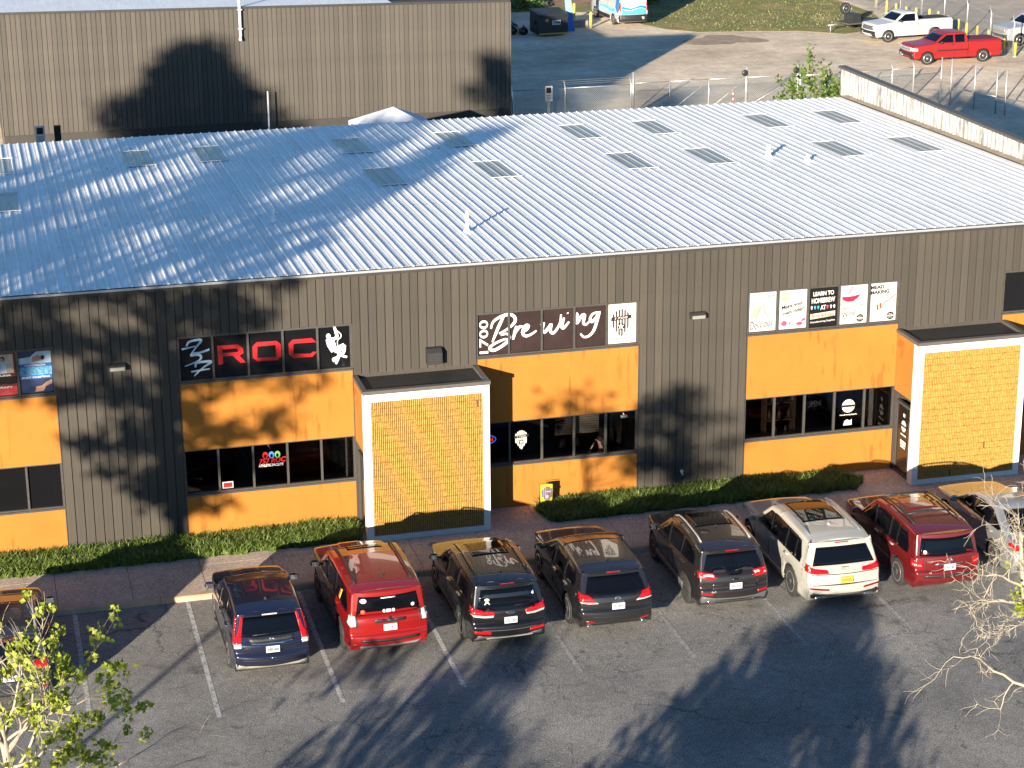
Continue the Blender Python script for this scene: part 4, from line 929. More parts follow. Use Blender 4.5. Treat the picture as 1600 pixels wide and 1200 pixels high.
def finish(B, loc, yaw):
    sp = B.sp; L, Wd, H, R = sp['L'], sp['W'], sp['H'], sp['R']; f, r = L/2, -L/2
    t = thing(sp['name'], sp['label'], sp['cat'], loc, yaw, sp['group'])
    me = B.done; me.name = 'body'; link('body', me, t)
    for p_ in me.polygons: p_.use_smooth = p_.material_index == 0
    wm, tm = wheel_meshes(R, sp.get('tw', .235), sp.get('rim', RIMS), sp.get('spoke', 'five'))
    for yy in sp['wheels']:
        w = B.hw(yy, .45)-sp.get('tw', .235)/2-.0
        for s in (-1, 1):
            o = link('wheel', wm, t, (s*w, yy, R), (random.uniform(0, 3), 0, 0 if s > 0 else pi)); link('tyre', tm, o)
    for s, vw in ((-1, 'left'), (1, 'right')):
        if sp.get('dlo'): decal(B, [d_ for d_ in sp.get('pillars', [])], vw, .004).build('pillar_trim', PLAST, t) if sp.get('pillars') else None
        for dl in sp.get('dlo', []): decal(B, dl, vw, .009).build('side_window', CGLASS, t)
        if sp.get('sidechrome'): decal(B, sp['sidechrome'], vw, .010, q=MB()).build('window_trim', CHROME, t)
        for sd in sp.get('seams', []): decal(B, sd, vw, .003, .15).build('door_seam', PLAST, t)
        for (ya, za) in sp.get('handles', []): decal(B, rect(ya-.11, ya+.11, za-.017, za+.017), vw, .03).build('door_handle', sp.get('handlemat', sp['paint']), t)
        for poly, mt in sp.get('side', []): decal(B, poly, vw, .010).build('side_trim', mt, t)
        ma = sp.get('mirror')
        if ma:
            q = MB(); w = B.hw(ma[0], ma[1]); blob(q, (s*(w+.14), ma[0], ma[1]+.03), (.12, .065, .085)); q.tube([(s*(w-.03), ma[0]+.02, ma[1]-.02), (s*(w+.06), ma[0]+.02, ma[1])], .03, 6)
            mo = q.build('side_mirror', sp.get('mirmat', sp['paint']), t)
            MB().box(s*(w+.14)-.09, s*(w+.14)+.09, ma[0]-.068, ma[0]-.060, ma[1]-.03, ma[1]+.085).build('mirror_glass', mat('mirror_face', (.6, .65, .7), .05, metal=1.), mo)
        rl = sp.get('rails')
        if rl:
            y0, y1, xf, mt = rl; pts = []
            for k in range(9):
                yy = y0+(y1-y0)*k/8; h = B.bvh.ray_cast(Vector((s*xf, yy, 8)), Vector((0, 0, -1)))[0]
                if h: pts.append(h+Vector((0, 0, .012 if k in (0, 8) else .05)))
            MB().tube(pts, .024, 6).build('roof_rail', mt, t)
    if sp.get('crossbars'):
        for yy in sp['crossbars']:
            x = sp['rails'][2]; z = B.bvh.ray_cast(Vector((x, yy, 8)), Vector((0, 0, -1)))[0].z+.06
            MB().tube([(-x, yy, z), (-x*.5, yy, z+.03), (x*.5, yy, z+.03), (x, yy, z)], .022, 6).build('crossbar', PLAST, t)
    for nm, poly, mt, vw, both, off in sp.get('decals', []):
        q = decal(B, poly, vw, off); q.build(nm, mt, t)
        if both: decal(B, mir(poly) if vw in ('rear', 'front', 'top') else poly, {'left': 'right'}.get(vw, vw), off).build(nm, mt, t)
    for nm, poly_r, poly_s, mt in sp.get('lights', []):          # lamps that wrap round a corner: rear outline + side outline
        for s in (1, -1):
            q = MB()
            if poly_r: decal(B, poly_r if s > 0 else mir(poly_r), 'rear', .014, .035, q)
            if poly_s: decal(B, poly_s, 'right' if s > 0 else 'left', .014, .035, q)
            q.build(nm, mt, t)
    pl = sp.get('plate')
    if pl:
        z, txt, mt, end = pl[:4]; x0 = pl[4] if len(pl) > 4 else 0
        org, d = DIRS[end]; h = B.bvh.ray_cast(org(x0, z), d)[0]; s = -1 if end == 'rear' else 1
        p = MB().box(-.152, .152, -.012, .012, -.077, .077).build('license_plate', mt, t, (x0, h.y+s*.034, z))
        text_obj('plate_number', txt, .1, INK, p, (0, s*.0135, -.004), (pi/2, 0, 0 if s < 0 else pi), bold=.003, width=.26, height=.082)
    if sp.get('spoiler'):
        y0, zz, hwid, dp, mt = sp['spoiler']; q = MB()
        prof = [(y0+.22, zz+.0), (y0, zz+.012), (y0-dp, zz-.012), (y0-dp+.01, zz-.04), (y0+.2, zz-.05)]
        for x0, x1, k0, k1 in ((-hwid, -hwid*.6, .96, 1), (-hwid*.6, hwid*.6, 1, 1), (hwid*.6, hwid, 1, .96)):
            b = len(q.v)
            for x_, k_ in ((x0, k0), (x1, k1)):
                for a, c in prof: q.v.append((x_, a+(1-k_)*1.2, c+.025-(x_/hwid)**2*.03))
            for i in range(5): q.face((b+i, b+(i+1) % 5, b+5+(i+1) % 5, b+5+i))
            if x0 == -hwid: q.face([b+i for i in range(5)])
            if x1 == hwid: q.face([b+5+i for i in range(5)][::-1])
        so_ = q.build('spoiler', mt, t, recalc=True)
        if sp.get('brake'): MB().box(-.17, .17, -.006, .006, -.014, .014).build('brake_light', sp['brake'], so_, (0, y0-dp-.001, zz-.004))
    if sp.get('antenna'):
        ya = sp['antenna']; h = B.bvh.ray_cast(Vector((0, ya, 8)), Vector((0, 0, -1)))[0]
        q = MB(); b = [(-.025, .06, 0), (.025, .06, 0), (.03, -.07, 0), (-.03, -.07, 0), (-.008, -.06, .065), (.008, -.06, .065)]; q.v += b
        for fc in ((0, 1, 5, 4), (1, 2, 5), (2, 3, 4, 5), (3, 0, 4), (0, 3, 2, 1)): q.face(fc)
        q.build('antenna', sp.get('antmat', sp['paint']), t, (0, ya, h.z-.004))
    if sp.get('wiper'):
        x0, z0, x1, z1 = sp['wiper']; pts = []
        for k in range(4):
            x, z = x0+(x1-x0)*k/3, z0+(z1-z0)*k/3; h = B.bvh.ray_cast(Vector((x, -12, z)), Vector((0, 1, 0)))[0]
            if h: pts.append(h+Vector((0, -.03, 0)))
        MB().tube(pts, .013, 5).build('wiper', PLAST, t)
    for x, z, rx, rz, mt in sp.get('pipes', []):
        MB().lathe([(rz, -.06), (rz, .12), (rz*.75, .12)], 12, 'y').build('exhaust_tip', mt, t, (x, r+.10, z)).scale = (rx/rz, -1, 1)
    for txt, x, z, wdt, mt in sp.get('badges', []):
        h = B.bvh.ray_cast(Vector((x, -12, z)), Vector((0, 1, 0)))[0]
        text_obj('badge', txt, .08, mt, t, (x, h.y-.014, z), bold=.002, width=wdt, ext=.004)
    for kind, x, z, sz, mt in sp.get('emblems', []):
        h = B.bvh.ray_cast(Vector((x, -12, z)), Vector((0, 1, 0)))[0]; q = MB()
        def ring(cx, cz, rx, rz, th=.007, n=18):
            q.tube([(cx+rx*cos(2*pi*k/n), 0, cz+rz*sin(2*pi*k/n)) for k in range(n+1)], th, 5, cap=False)
        if kind == 'rings':
            for k in range(4): ring((k-1.5)*sz*.72, 0, sz*.5, sz*.5)
        elif kind == 'ovals': ring(0, 0, sz, sz*.66); ring(0, .012, sz*.42, sz*.6); ring(0, sz*.28, sz*.75, sz*.3)
        elif kind == 'h':
            ring(0, 0, sz*.9, sz*.8)
            for sx in (-1, 1): q.tube([(sx*sz*.55, 0, sz*.6), (sx*sz*.35, 0, -sz*.6)], .011, 5)
            q.tube([(-sz*.4, 0, 0), (sz*.4, 0, 0)], .011, 5)
        elif kind == 'oval': ring(0, 0, sz, sz*.45)
        elif kind == 'cross':
            q.box(-sz, sz, -.008, .008, -sz*.17, sz*.17); q.box(-sz*.45, sz*.45, -.009, .009, -sz*.4, sz*.4)
        q.build('emblem', mt, t, (x, h.y-.016, z))
    return t
def std_dlo(L, H, belt, p1, p2, cowl=1.25, wst=2.08, kick=.10, rend=.45, p3=None, top=.13):
    f, r = L/2, -L/2
    poly = [(f-cowl-.18, belt+.01), (f-wst-.02, H-top-.02), (f-wst-.5, H-top+.015), (r+1.05, H-top+.005), (r+rend+.2, H-top-.02), (r+rend, belt+kick+.16), (r+rend+.03, belt+kick), (0, belt+.03)]
    cutsy = [(p1+.035, None), (p2+.03, p1-.035), (p3+.02 if p3 else None, p2-.03)] + ([(None, p3-.02)] if p3 else [])
    return [clip_poly(poly, 0, lo, hi) for lo, hi in cutsy]
def std_seams(L, H, belt, p1, p2, R, wr):
    return [rect(p1-.012, p1+.012, .36, belt-.01), rect(p2-.012, p2+.012, .62, belt-.01), rect(L/2-1.424, L/2-1.40, .36, belt-.01), rect(-L/2+.72, L/2-1.42, .355, .372)]
CARS = []
def car(loc, yaw, **k): CARS.append((k, loc, radians(yaw)))
GRPC = 'cars parked nose-in along the kerb'
YR = -8.36      # rear bumpers line up about here
def nose(L, ry): return ry+L/2
# 1 the dark car at the left edge
L, H = 4.66, 1.68
car((-9.28, nose(L, -8.45), 0), 0, name='parked_car', label='dark grey crossover parked at the far left behind the leafy branches', cat='car', group=GRPC, L=L, W=1.86, H=H, R=.36, wheels=(1.42, -1.32), belt=1.02,
    sil=suv_sil(L, H), paint=paint('slate', (.03, .033, .04)), dlo=std_dlo(L, H, 1.02, .15, -.85), sidechrome=None, seams=std_seams(L, H, 1.02, .15, -.85, .36, -1.3), handles=[(-.1, .95), (-1.05, .97)], mirror=(1.0, 1.08),
    rails=(.9, -1.7, .62, SILV), lights=[('tail_light', [(.50, .98), (.52, 1.09), (.95, 1.15), (.95, .93), (.7, .93)], [(-2.4, .95), (-2.4, 1.14), (-2.02, 1.12), (-2.1, .98)], REDL), ('reflector', [(.62, .52), (.62, .57), (.86, .60), (.86, .54)], None, REDL)],
    decals=[('rear_window', [(-0.706, 1.128), (0.706, 1.128), (0.599, 1.525), (-0.599, 1.525)], CGLASS, 'rear', False, .006), ('rear_bumper', rect(-.8, .8, .36, .50), GREYPL, 'rear', False, .02), ('tailgate_trim', rect(-.45, .45, .96, 1.0), CHROME, 'rear', False, .015), ('windshield', [(-.68, 1.16), (.68, 1.16), (.56, 1.56), (-.56, 1.56)], CGLASS, 'front', False, .006)],
    plate=(.80, 'VJC 4921', PLATEW, 'rear'), spoiler=(-1.98, 1.61, .58, .10, paint('slate', None)), brake=REDD, antenna=-1.5, side=[(rect(-1.2, 1.2, 0.32, 0.44), PLAST)])
# 2 blue crossover with tall lamps
L, H = 4.53, 1.65
car((-3.54, nose(L, -8.54), 0), 0, name='parked_car', label='dark blue crossover with tall red lamps beside its rear window, left of the red SUV', cat='car', group=GRPC, L=L, W=1.82, H=H, R=.35, wheels=(1.38, -1.24), belt=1.02,
    sil=suv_sil(L, H, gz=1.12, rr=.40, gb=.16), paint=paint('night_blue', (.014, .017, .038), .45), dlo=std_dlo(L, H, 1.02, .12, -.82, rend=.62, kick=.2), seams=std_seams(L, H, 1.02, .12, -.82, .35, -1.2), handles=[(-.12, .96), (-1.02, .98)], mirror=(.98, 1.08), handlemat=CHROME,
    lights=[('tail_light', [(.585, 1.52), (.64, 1.52), (.74, 1.18), (.90, 1.06), (.90, .97), (.68, .99), (.66, 1.14)], [(-1.80, 1.52), (-1.92, 1.5), (-2.3, 1.05), (-2.3, .98), (-2.0, .99), (-1.95, 1.1)], REDL), ('reverse_light', [(.68, .89), (.68, .985), (.90, .965), (.88, .87)], None, CLRL),
            ('reflector', [(.56, .385), (.56, .42), (.74, .435), (.74, .40)], None, REDL)],
    decals=[('rear_window', [(-0.685, 1.118), (-0.321, 1.088), (0.321, 1.088), (0.685, 1.118), (0.61, 1.495), (-0.61, 1.495)], CGLASS, 'rear', False, .006), ('tailgate_trim', [(-.48, .99), (.48, .99), (.52, 1.085), (.2, 1.06), (-.2, 1.06), (-.52, 1.085)], PLAST, 'rear', False, .012), ('chrome_strip', [(-.46, .965), (.46, .965), (.48, .988), (-.48, .988)], CHROME, 'rear', False, .016),
            ('rear_bumper', [(-.80, .36), (.80, .36), (.82, .52), (.6, .44), (-.6, .44), (-.82, .52)], mat('champagne_skid', (.33, .31, .27), .4, metal=.4), 'rear', False, .018), ('tailgate_seam', rect(-.70, .70, .60, .612), PLAST, 'rear', False, .004), ('license_lamp', rect(-.07, .07, .655, .675), CHROME, 'rear', False, .01), ('windshield', [(-.68, 1.16), (.68, 1.16), (.56, 1.54), (-.56, 1.54)], CGLASS, 'front', False, .006)],
    plate=(.86, 'WEB 6404', PLATEW, 'rear'), spoiler=(-1.88, 1.565, .57, .13, paint('night_blue', None)), brake=CLRL, antenna=-1.35, antmat=PLAST, emblems=[('h', 0, 1.03, .06, CHROME)], badges=[('CR-V', -.56, .90, .15, CHROME)], side=[(rect(-1.1, 1.1, .30, .38), PLAST)], wiper=(-.02, 1.15, -.42, 1.14))
# 3 red body-on-frame SUV
L, H = 4.82, 1.80
RED = paint('bright_red', (.205, .007, .006), .12)
car((-.86, nose(L, -8.22), .0), 1.5, name='parked_car', label='bright red boxy SUV with stickers on its rear window, left of the black crossover', cat='car', group=GRPC, L=L, W=1.92, H=H, R=.39, wheels=(1.44, -1.35), belt=1.10, tum=.87, clr=.34, rad=.06, pr=.05,
    sil=suv_sil(L, H, hz=1.14, gz=1.18, rr=.24, gb=.11, tail=.0), paint=RED, dlo=std_dlo(L, H, 1.10, .10, -.80, rend=.40, kick=.06), seams=std_seams(L, H, 1.10, .10, -.80, .39, -1.3), handles=[(-.15, 1.03), (-1.02, 1.05)], mirror=(.98, 1.16), mirmat=PLAST,
    rails=(.7, -1.85, .66, PLAST), rim=RIMD, spoke='six',
    lights=[('tail_light', [(.77, .97), (.77, 1.19), (.97, 1.22), (.97, .95)], [(-2.5, .98), (-2.5, 1.2), (-2.17, 1.2), (-2.15, 1.0)], CLRL), ('tail_light_frame', [(.745, .93), (.745, 1.22), (.77, 1.22), (.77, .93)], [(-2.17, .96), (-2.17, 1.22), (-2.13, 1.22), (-2.11, .96)], PLAST), ('reflector', [(.70, .50), (.70, .535), (.84, .55), (.84, .51)], None, REDL)],
    decals=[('rear_window', [(-0.749, 1.208), (0.749, 1.208), (0.674, 1.625), (-0.674, 1.625)], CGLASS, 'rear', False, .006), ('tailgate_trim', [(-.34, 1.04), (.34, 1.04), (.38, 1.10), (.14, 1.12), (.11, 1.17), (-.11, 1.17), (-.14, 1.12), (-.38, 1.10)], PLAST, 'rear', False, .035),
            ('rear_bumper', [(-.66, .39), (.66, .39), (.70, .49), (-.70, .49)], SILV, 'rear', False, .03), ('step_pad', rect(-.68, .68, .585, .645), PLAST, 'rear', False, .02), ('tailgate_seam', rect(-.72, -.71, .66, 1.2), PLAST, 'rear', True, .004), ('hood_scoop', [(-.32, 1.55), (.32, 1.55), (.28, 2.05), (-.28, 2.05)], RED, 'top', False, .05),
            ('sunroof', [(-.42, .10), (.42, .10), (.42, .62), (-.42, .62)], CGLASS, 'top', False, .006), ('window_sticker', [(.0+.075*cos(k*pi/6)-.57, 1.53+.055*sin(k*pi/6)) for k in range(12)], STICK, 'rear', False, .012), ('window_sticker', [(.055*cos(k*pi/6)-.59, 1.28+.05*sin(k*pi/6)) for k in range(12)], STICKR, 'rear', False, .012), ('window_sticker', [(.05*cos(k*pi/6)+.58, 1.34+.04*sin(k*pi/6)) for k in range(12)], STICK, 'rear', False, .012),
            ('window_sticker', rect(-.06, .06, 1.25, 1.32), STICK, 'rear', False, .012), ('window_sticker', [(.035*cos(k*pi/5)-.11, 1.285+.04*sin(k*pi/5)) for k in range(10)], STICK, 'rear', True, .012), ('window_sticker', rect(-.17, .17, 1.575, 1.598), STICK, 'rear', False, .012), ('windshield', [(-.70, 1.24), (.70, 1.24), (.60, 1.68), (-.60, 1.68)], CGLASS, 'front', False, .006), ('fender_stripe', [(-1.3, 1.22), (-1.5, 1.52), (-1.43, 1.52), (-1.22, 1.22)], STICKY, 'left', False, .014), ('fender_stripe', [(-1.2, 1.22), (-1.38, 1.50), (-1.34, 1.50), (-1.15, 1.22)], STICKR, 'left', False, .014)],
    plate=(.93, 'TXE 9872', mat('plate_pale', (.55, .68, .68), .5), 'rear'), spoiler=(-2.1, 1.70, .66, .13, RED), antenna=-1.6, antmat=PLAST, side=[(rect(-1.0, 1.0, 0.38, 0.48), PLAST)])
# 4 black crossover
L, H = 4.76, 1.69
BLK = paint('black', (.006, .006, .007), .1, .25)
car((1.99, nose(L, -8.46), 0), 0, name='parked_car', label='glossy black crossover with a pale window sticker, parked right of the red SUV', cat='car', group=GRPC, L=L, W=1.89, H=H, R=.37, wheels=(1.46, -1.32), belt=1.05,
    sil=suv_sil(L, H, gz=1.08, rr=.34, gb=.12), paint=BLK, dlo=std_dlo(L, H, 1.05, .12, -.85, rend=.55, kick=.12), seams=std_seams(L, H, 1.05, .12, -.85, .37, -1.3), handles=[(-.12, .99), (-1.05, 1.01)], handlemat=CHROME, mirror=(1.0, 1.10),
    rails=(.85, -1.75, .63, BLK), lights=[('tail_light', [(.36, .98), (.38, 1.06), (.7, 1.09), (.97, 1.15), (.97, 1.01), (.6, .97)], [(-2.45, 1.02), (-2.45, 1.14), (-2.05, 1.14), (-2.1, 1.03)], REDL), ('reverse_light', [(.40, .93), (.38, .975), (.6, .965), (.92, 1.0), (.88, .95), (.6, .92)], None, CLRL), ('reflector', [(.46, .53), (.46, .60), (.84, .62), (.84, .55)], None, REDL)],
    decals=[('rear_window', [(-0.749, 1.108), (-0.321, 1.068), (0.321, 1.068), (0.749, 1.108), (0.621, 1.515), (-0.621, 1.515)], CGLASS, 'rear', False, .006), ('rear_bumper', [(-.84, .36), (.84, .36), (.86, .52), (.55, .47), (-.55, .47), (-.86, .52)], GREYPL, 'rear', False, .02), ('skid_strip', rect(-.55, .55, .385, .41), SILV, 'rear', False, .035), ('tailgate_seam', rect(-.66, .66, .62, .632), GREYPL, 'rear', False, .004), ('sunroof', [(-.45, -.6), (.45, -.6), (.45, .55), (-.45, .55)], CGLASS, 'top', False, .006),
            ('window_sticker', [(.06*cos(k*pi/6)-.50, 1.30+.04*sin(k*pi/6)) for k in range(12)], mat('sticker_green', (.35, .5, .32), .6), 'rear', False, .012), ('window_sticker', [(-.55, 1.18), (-.50, 1.23), (-.45, 1.18), (-.43, 1.19), (-.48, 1.26), (-.52, 1.26), (-.57, 1.19)], STICK, 'rear', False, .012), ('window_sticker', [(.56, 1.36), (.60, 1.40), (.63, 1.38), (.62, 1.33), (.58, 1.33)], mat('sticker_violet', (.45, .42, .7), .6), 'rear', False, .012), ('windshield', [(-.7, 1.18), (.7, 1.18), (.58, 1.58), (-.58, 1.58)], CGLASS, 'front', False, .006)],
    plate=(.86, 'UXZ 1424', PLATEW, 'rear'), spoiler=(-2.0, 1.615, .60, .13, BLK), brake=REDL, antenna=-1.5, emblems=[('oval', 0, 1.03, .09, CHROME)], badges=[('KIA', 0, 1.03, .11, CHROME)], wiper=(0.0, 1.12, .35, 1.14), rim=RIMS, spoke='ten', side=[(rect(-1.15, 1.15, 0.31, 0.44), PLAST)])
# 5 dark grey wagon
L, H = 4.80, 1.61
GRY = paint('graphite', (.018, .018, .020), .4)
car((4.66, nose(L, -8.38), 0), -1.0, name='parked_car', label='dark graphite wagon with swept red lamps, between the black crossover and the brownish one', cat='car', group=GRPC, L=L, W=1.90, H=H, R=.375, wheels=(1.46, -1.32), belt=1.00, tum=.78,
    sil=suv_sil(L, H, hz=1.0, gz=1.06, rr=.46, gb=.13, wst=2.2), paint=GRY, dlo=std_dlo(L, H, 1.0, .05, -.92, rend=.62, kick=.12, wst=2.2), seams=std_seams(L, H, 1.0, .05, -.92, .37, -1.3), handles=[(-.18, .94), (-1.1, .96)], mirror=(.95, 1.05), handlemat=CHROME,
    lights=[('tail_light', [(.50, .95), (.64, 1.08), (.97, 1.15), (.97, .99), (.8, .95)], [(-2.5, .99), (-2.5, 1.13), (-2.05, 1.13), (-2.14, 1.0)], REDL), ('reverse_light', [(.46, .915), (.48, .945), (.8, .945), (.93, .97), (.9, .94), (.7, .91)], None, CLRL), ('reflector', [(.56, .45), (.56, .49), (.76, .51), (.76, .47)], None, REDL)],
    decals=[('rear_window', [(-0.749, 1.088), (-0.321, 1.048), (0.321, 1.048), (0.749, 1.088), (0.621, 1.445), (-0.621, 1.445)], CGLASS, 'rear', False, .006), ('tailgate_seam', rect(-.6, .6, .60, .612), PLAST, 'rear', False, .004), ('windshield', [(-.7, 1.14), (.7, 1.14), (.56, 1.5), (-.56, 1.5)], CGLASS, 'front', False, .006), ('rear_bumper', rect(-.74, .74, .36, .43), PLAST, 'rear', False, .012)],
    plate=(.855, 'ULJ 8563', PLATEW, 'rear'), spoiler=(-1.93, 1.525, .59, .10, GRY), brake=REDD, antenna=-1.45, emblems=[('ovals', 0, 1.02, .075, CHROME)], badges=[('TOYOTA', 0, .955, .3, CHROME)], wiper=(.12, 1.09, -.25, 1.08), pipes=[(-.66, .36, .07, .035, CHROME), (.66, .36, .07, .035, CHROME)], side=[(rect(-1.15, 1.15, 0.30, 0.38), PLAST)])
# 6 brown-grey crossover with silver rails
L, H = 4.62, 1.68
GRN = paint('granite', (.024, .020, .020), .4)
car((7.76, nose(L, -7.95), 0), -1.5, name='parked_car', label='dark brown-grey crossover with silver roof rails and grey rear bumper, left of the white SUV', cat='car', group=GRPC, L=L, W=1.87, H=H, R=.37, wheels=(1.40, -1.31), belt=1.04, 
    sil=suv_sil(L, H, gz=1.08, rr=.38, gb=.14), paint=GRN, dlo=std_dlo(L, H, 1.04, .12, -.82, rend=.55, kick=.12), seams=std_seams(L, H, 1.04, .12, -.82, .37, -1.3), handles=[(-.12, .98), (-1.02, 1.0)], mirror=(.98, 1.09), mirmat=PLAST,
    rails=(.75, -1.55, .62, SILV), lights=[('tail_light', [(.42, 1.03), (.44, 1.09), (.95, 1.16), (.95, .99), (.55, .97)], [(-2.4, 1.0), (-2.4, 1.15), (-2.0, 1.14), (-2.06, 1.02)], REDL), ('light_core', [(.50, 1.02), (.50, 1.075), (.84, 1.12), (.84, 1.02)], None, CLRL), ('reflector', [(.56, .60), (.56, .655), (.86, .675), (.86, .62)], None, REDL)],
    decals=[('rear_window', [(-0.749, 1.128), (-0.428, 1.068), (0.428, 1.068), (0.749, 1.128), (0.621, 1.515), (-0.621, 1.515)], CGLASS, 'rear', False, .006), ('rear_bumper', [(-.9, .37), (.9, .37), (.92, .60), (.5, .54), (-.5, .54), (-.92, .60)], GREYPL, 'rear', False, .03), ('panoramic_roof', [(-.48, -.7), (.48, -.7), (.48, .75), (-.48, .75)], CGLASS, 'top', False, .006), ('tailgate_trim', [(-.55, .68), (.55, .68), (.6, .88), (-.6, .88)], GRN, 'rear', False, .004), ('windshield', [(-.7, 1.18), (.7, 1.18), (.58, 1.58), (-.58, 1.58)], CGLASS, 'front', False, .006)],
    plate=(.82, 'UKR 3516', PLATEW, 'rear'), spoiler=(-1.92, 1.60, .60, .12, GRN), brake=REDL, antenna=-.75, emblems=[], badges=[('Jeep', .0, .985, .14, CHROME), ('4x4', -.55, .70, .12, SILV)], wiper=(.0, 1.12, .38, 1.2), pipes=[(-.56, .42, .11, .05, CHROME), (.56, .42, .11, .05, CHROME)], rim=RIMD, spoke='ten', side=[(rect(-1.1, 1.1, 0.31, 0.48), GREYPL)])
# 7 white three-row SUV
L, H = 5.06, 1.74
WHT = paint('pearl_white', (.35, .34, .30), .05, .3)
car((10.42, nose(L, -8.36), 0), -1.0, name='parked_car', label='pearl white large SUV with panoramic glass roof and yellow number plate', cat='car', group=GRPC, L=L, W=1.98, H=H, R=.39, wheels=(1.58, -1.42), belt=1.07, 
    sil=suv_sil(L, H, hz=1.08, gz=1.12, rr=.44, gb=.15, wst=2.2, cowl=1.38), paint=WHT, dlo=std_dlo(L, H, 1.07, .10, -.92, rend=.60, kick=.02, wst=2.2, cowl=1.38, p3=-1.55), seams=std_seams(L, H, 1.07, .1, -.92, .39, -1.4), handles=[(-.15, 1.02), (-1.1, 1.02)], mirror=(1.0, 1.12),
    rails=(.75, -1.75, .66, mat('blue_grey_rail', (.25, .28, .33), .3, metal=.6)), lights=[('tail_light', [(.42, 1.0), (.46, 1.06), (.75, 1.10), (.99, 1.19), (.99, 1.0), (.7, .985)], [(-2.6, 1.02), (-2.6, 1.18), (-2.18, 1.18), (-2.26, 1.02)], REDL), ('reflector', [(.44, .59), (.44, .64), (.92, .67), (.92, .625)], None, REDD)],
    decals=[('rear_window', [(-0.792, 1.148), (0.792, 1.148), (0.642, 1.545), (-0.642, 1.545)], CGLASS, 'rear', False, .006), ('chrome_strip', [(-.84, .955), (-.42, .97), (.42, .97), (.84, .955), (.84, .972), (.42, .99), (-.42, .99), (-.84, .972)], CHROME, 'rear', False, .014), ('tailgate_seam', rect(-.82, .82, .70, .712), PLAST, 'rear', False, .004), ('rear_bumper', [(-.84, .37), (.84, .37), (.90, .56), (.72, .50), (-.72, .50), (-.90, .56)], PLAST, 'rear', False, .02), ('skid_strip', [(-.7, .395), (.7, .395), (.72, .425), (-.72, .425)], CHROME, 'rear', False, .035), ('panoramic_roof', [(-.54, -1.05), (.54, -1.05), (.50, .45), (-.50, .45)], CGLASS, 'top', False, .006), ('windshield', [(-.72, 1.22), (.72, 1.22), (.6, 1.62), (-.6, 1.62)], CGLASS, 'front', False, .006)],
    plate=(.84, 'A70 RXU', PLATEY, 'rear'), spoiler=(-2.08, 1.65, .62, .12, WHT), brake=REDD, antenna=-1.3, emblems=[('rings', 0, 1.075, .07, CHROME)], pipes=[(-.62, .38, .12, .04, CHROME), (.62, .38, .12, .04, CHROME)], spoke='five', side=[(rect(-1.0, 1.0, 0.33, 0.42), SILV)])
# 8 dark red SUV
L, H = 4.69, 1.70
DRD = paint('dark_red', (.125, .009, .010), .3)
car((13.14, nose(L, -8.32), 0), -1.0, name='parked_car', label='dark red older SUV with black roof rails and step bumper, beside the bare branches', cat='car', group=GRPC, L=L, W=1.83, H=H, R=.36, wheels=(1.36, -1.35), belt=1.03, tum=.84,
    sil=suv_sil(L, H, hz=1.0, gz=1.10, rr=.30, gb=.12), paint=DRD, dlo=std_dlo(L, H, 1.03, .15, -.75, rend=.48, kick=.02, p3=-1.2), seams=std_seams(L, H, 1.03, .15, -.75, .36, -1.3), handles=[(-.1, .97), (-.98, .98)], handlemat=SILV, mirror=(1.0, 1.07),
    rails=(.7, -1.6, .60, PLAST), crossbars=[.3, -1.1], lights=[('tail_light', [(.64, .82), (.66, 1.0), (.92, 1.02), (.92, .80)], [(-2.4, .84), (-2.4, 1.02), (-2.06, 1.02), (-2.08, .84)], REDL), ('reverse_light', [(.68, .875), (.69, .93), (.86, .935), (.86, .87)], [(-2.4, .88), (-2.4, .93), (-2.14, .93), (-2.14, .88)], CLRL)],
    decals=[('rear_window', [(-0.728, 1.108), (0.728, 1.108), (0.642, 1.525), (-0.642, 1.525)], CGLASS, 'rear', False, .006), ('chrome_strip', rect(-.36, .36, .90, .93), CHROME, 'rear', False, .016), ('step_pad', rect(-.64, .64, .585, .66), PLAST, 'rear', False, .015), ('tailgate_seam', rect(-.62, -.61, .66, 1.1), PLAST, 'rear', True, .004), ('roof_hatch', [(-.40, -.75), (.40, -.75), (.40, .1), (-.40, .1)], DRD, 'top', False, .012), ('window_sticker', [(.045*cos(k*pi/6)-.58, 1.2+.045*sin(k*pi/6)) for k in range(12)], STICK, 'rear', False, .012), ('windshield', [(-.68, 1.16), (.68, 1.16), (.58, 1.58), (-.58, 1.58)], CGLASS, 'front', False, .006)],
    plate=(.84, 'YXA 7402', PLATEW, 'rear'), spoiler=(-2.0, 1.62, .58, .06, DRD), brake=REDD, emblems=[('ovals', 0, 1.01, .07, CHROME)], badges=[('V6', -.5, .72, .07, SILV), ('HIGHLANDER', -.48, .99, .16, SILV)], side=[(rect(-1.0, 1.0, .50, .56), DRD)])
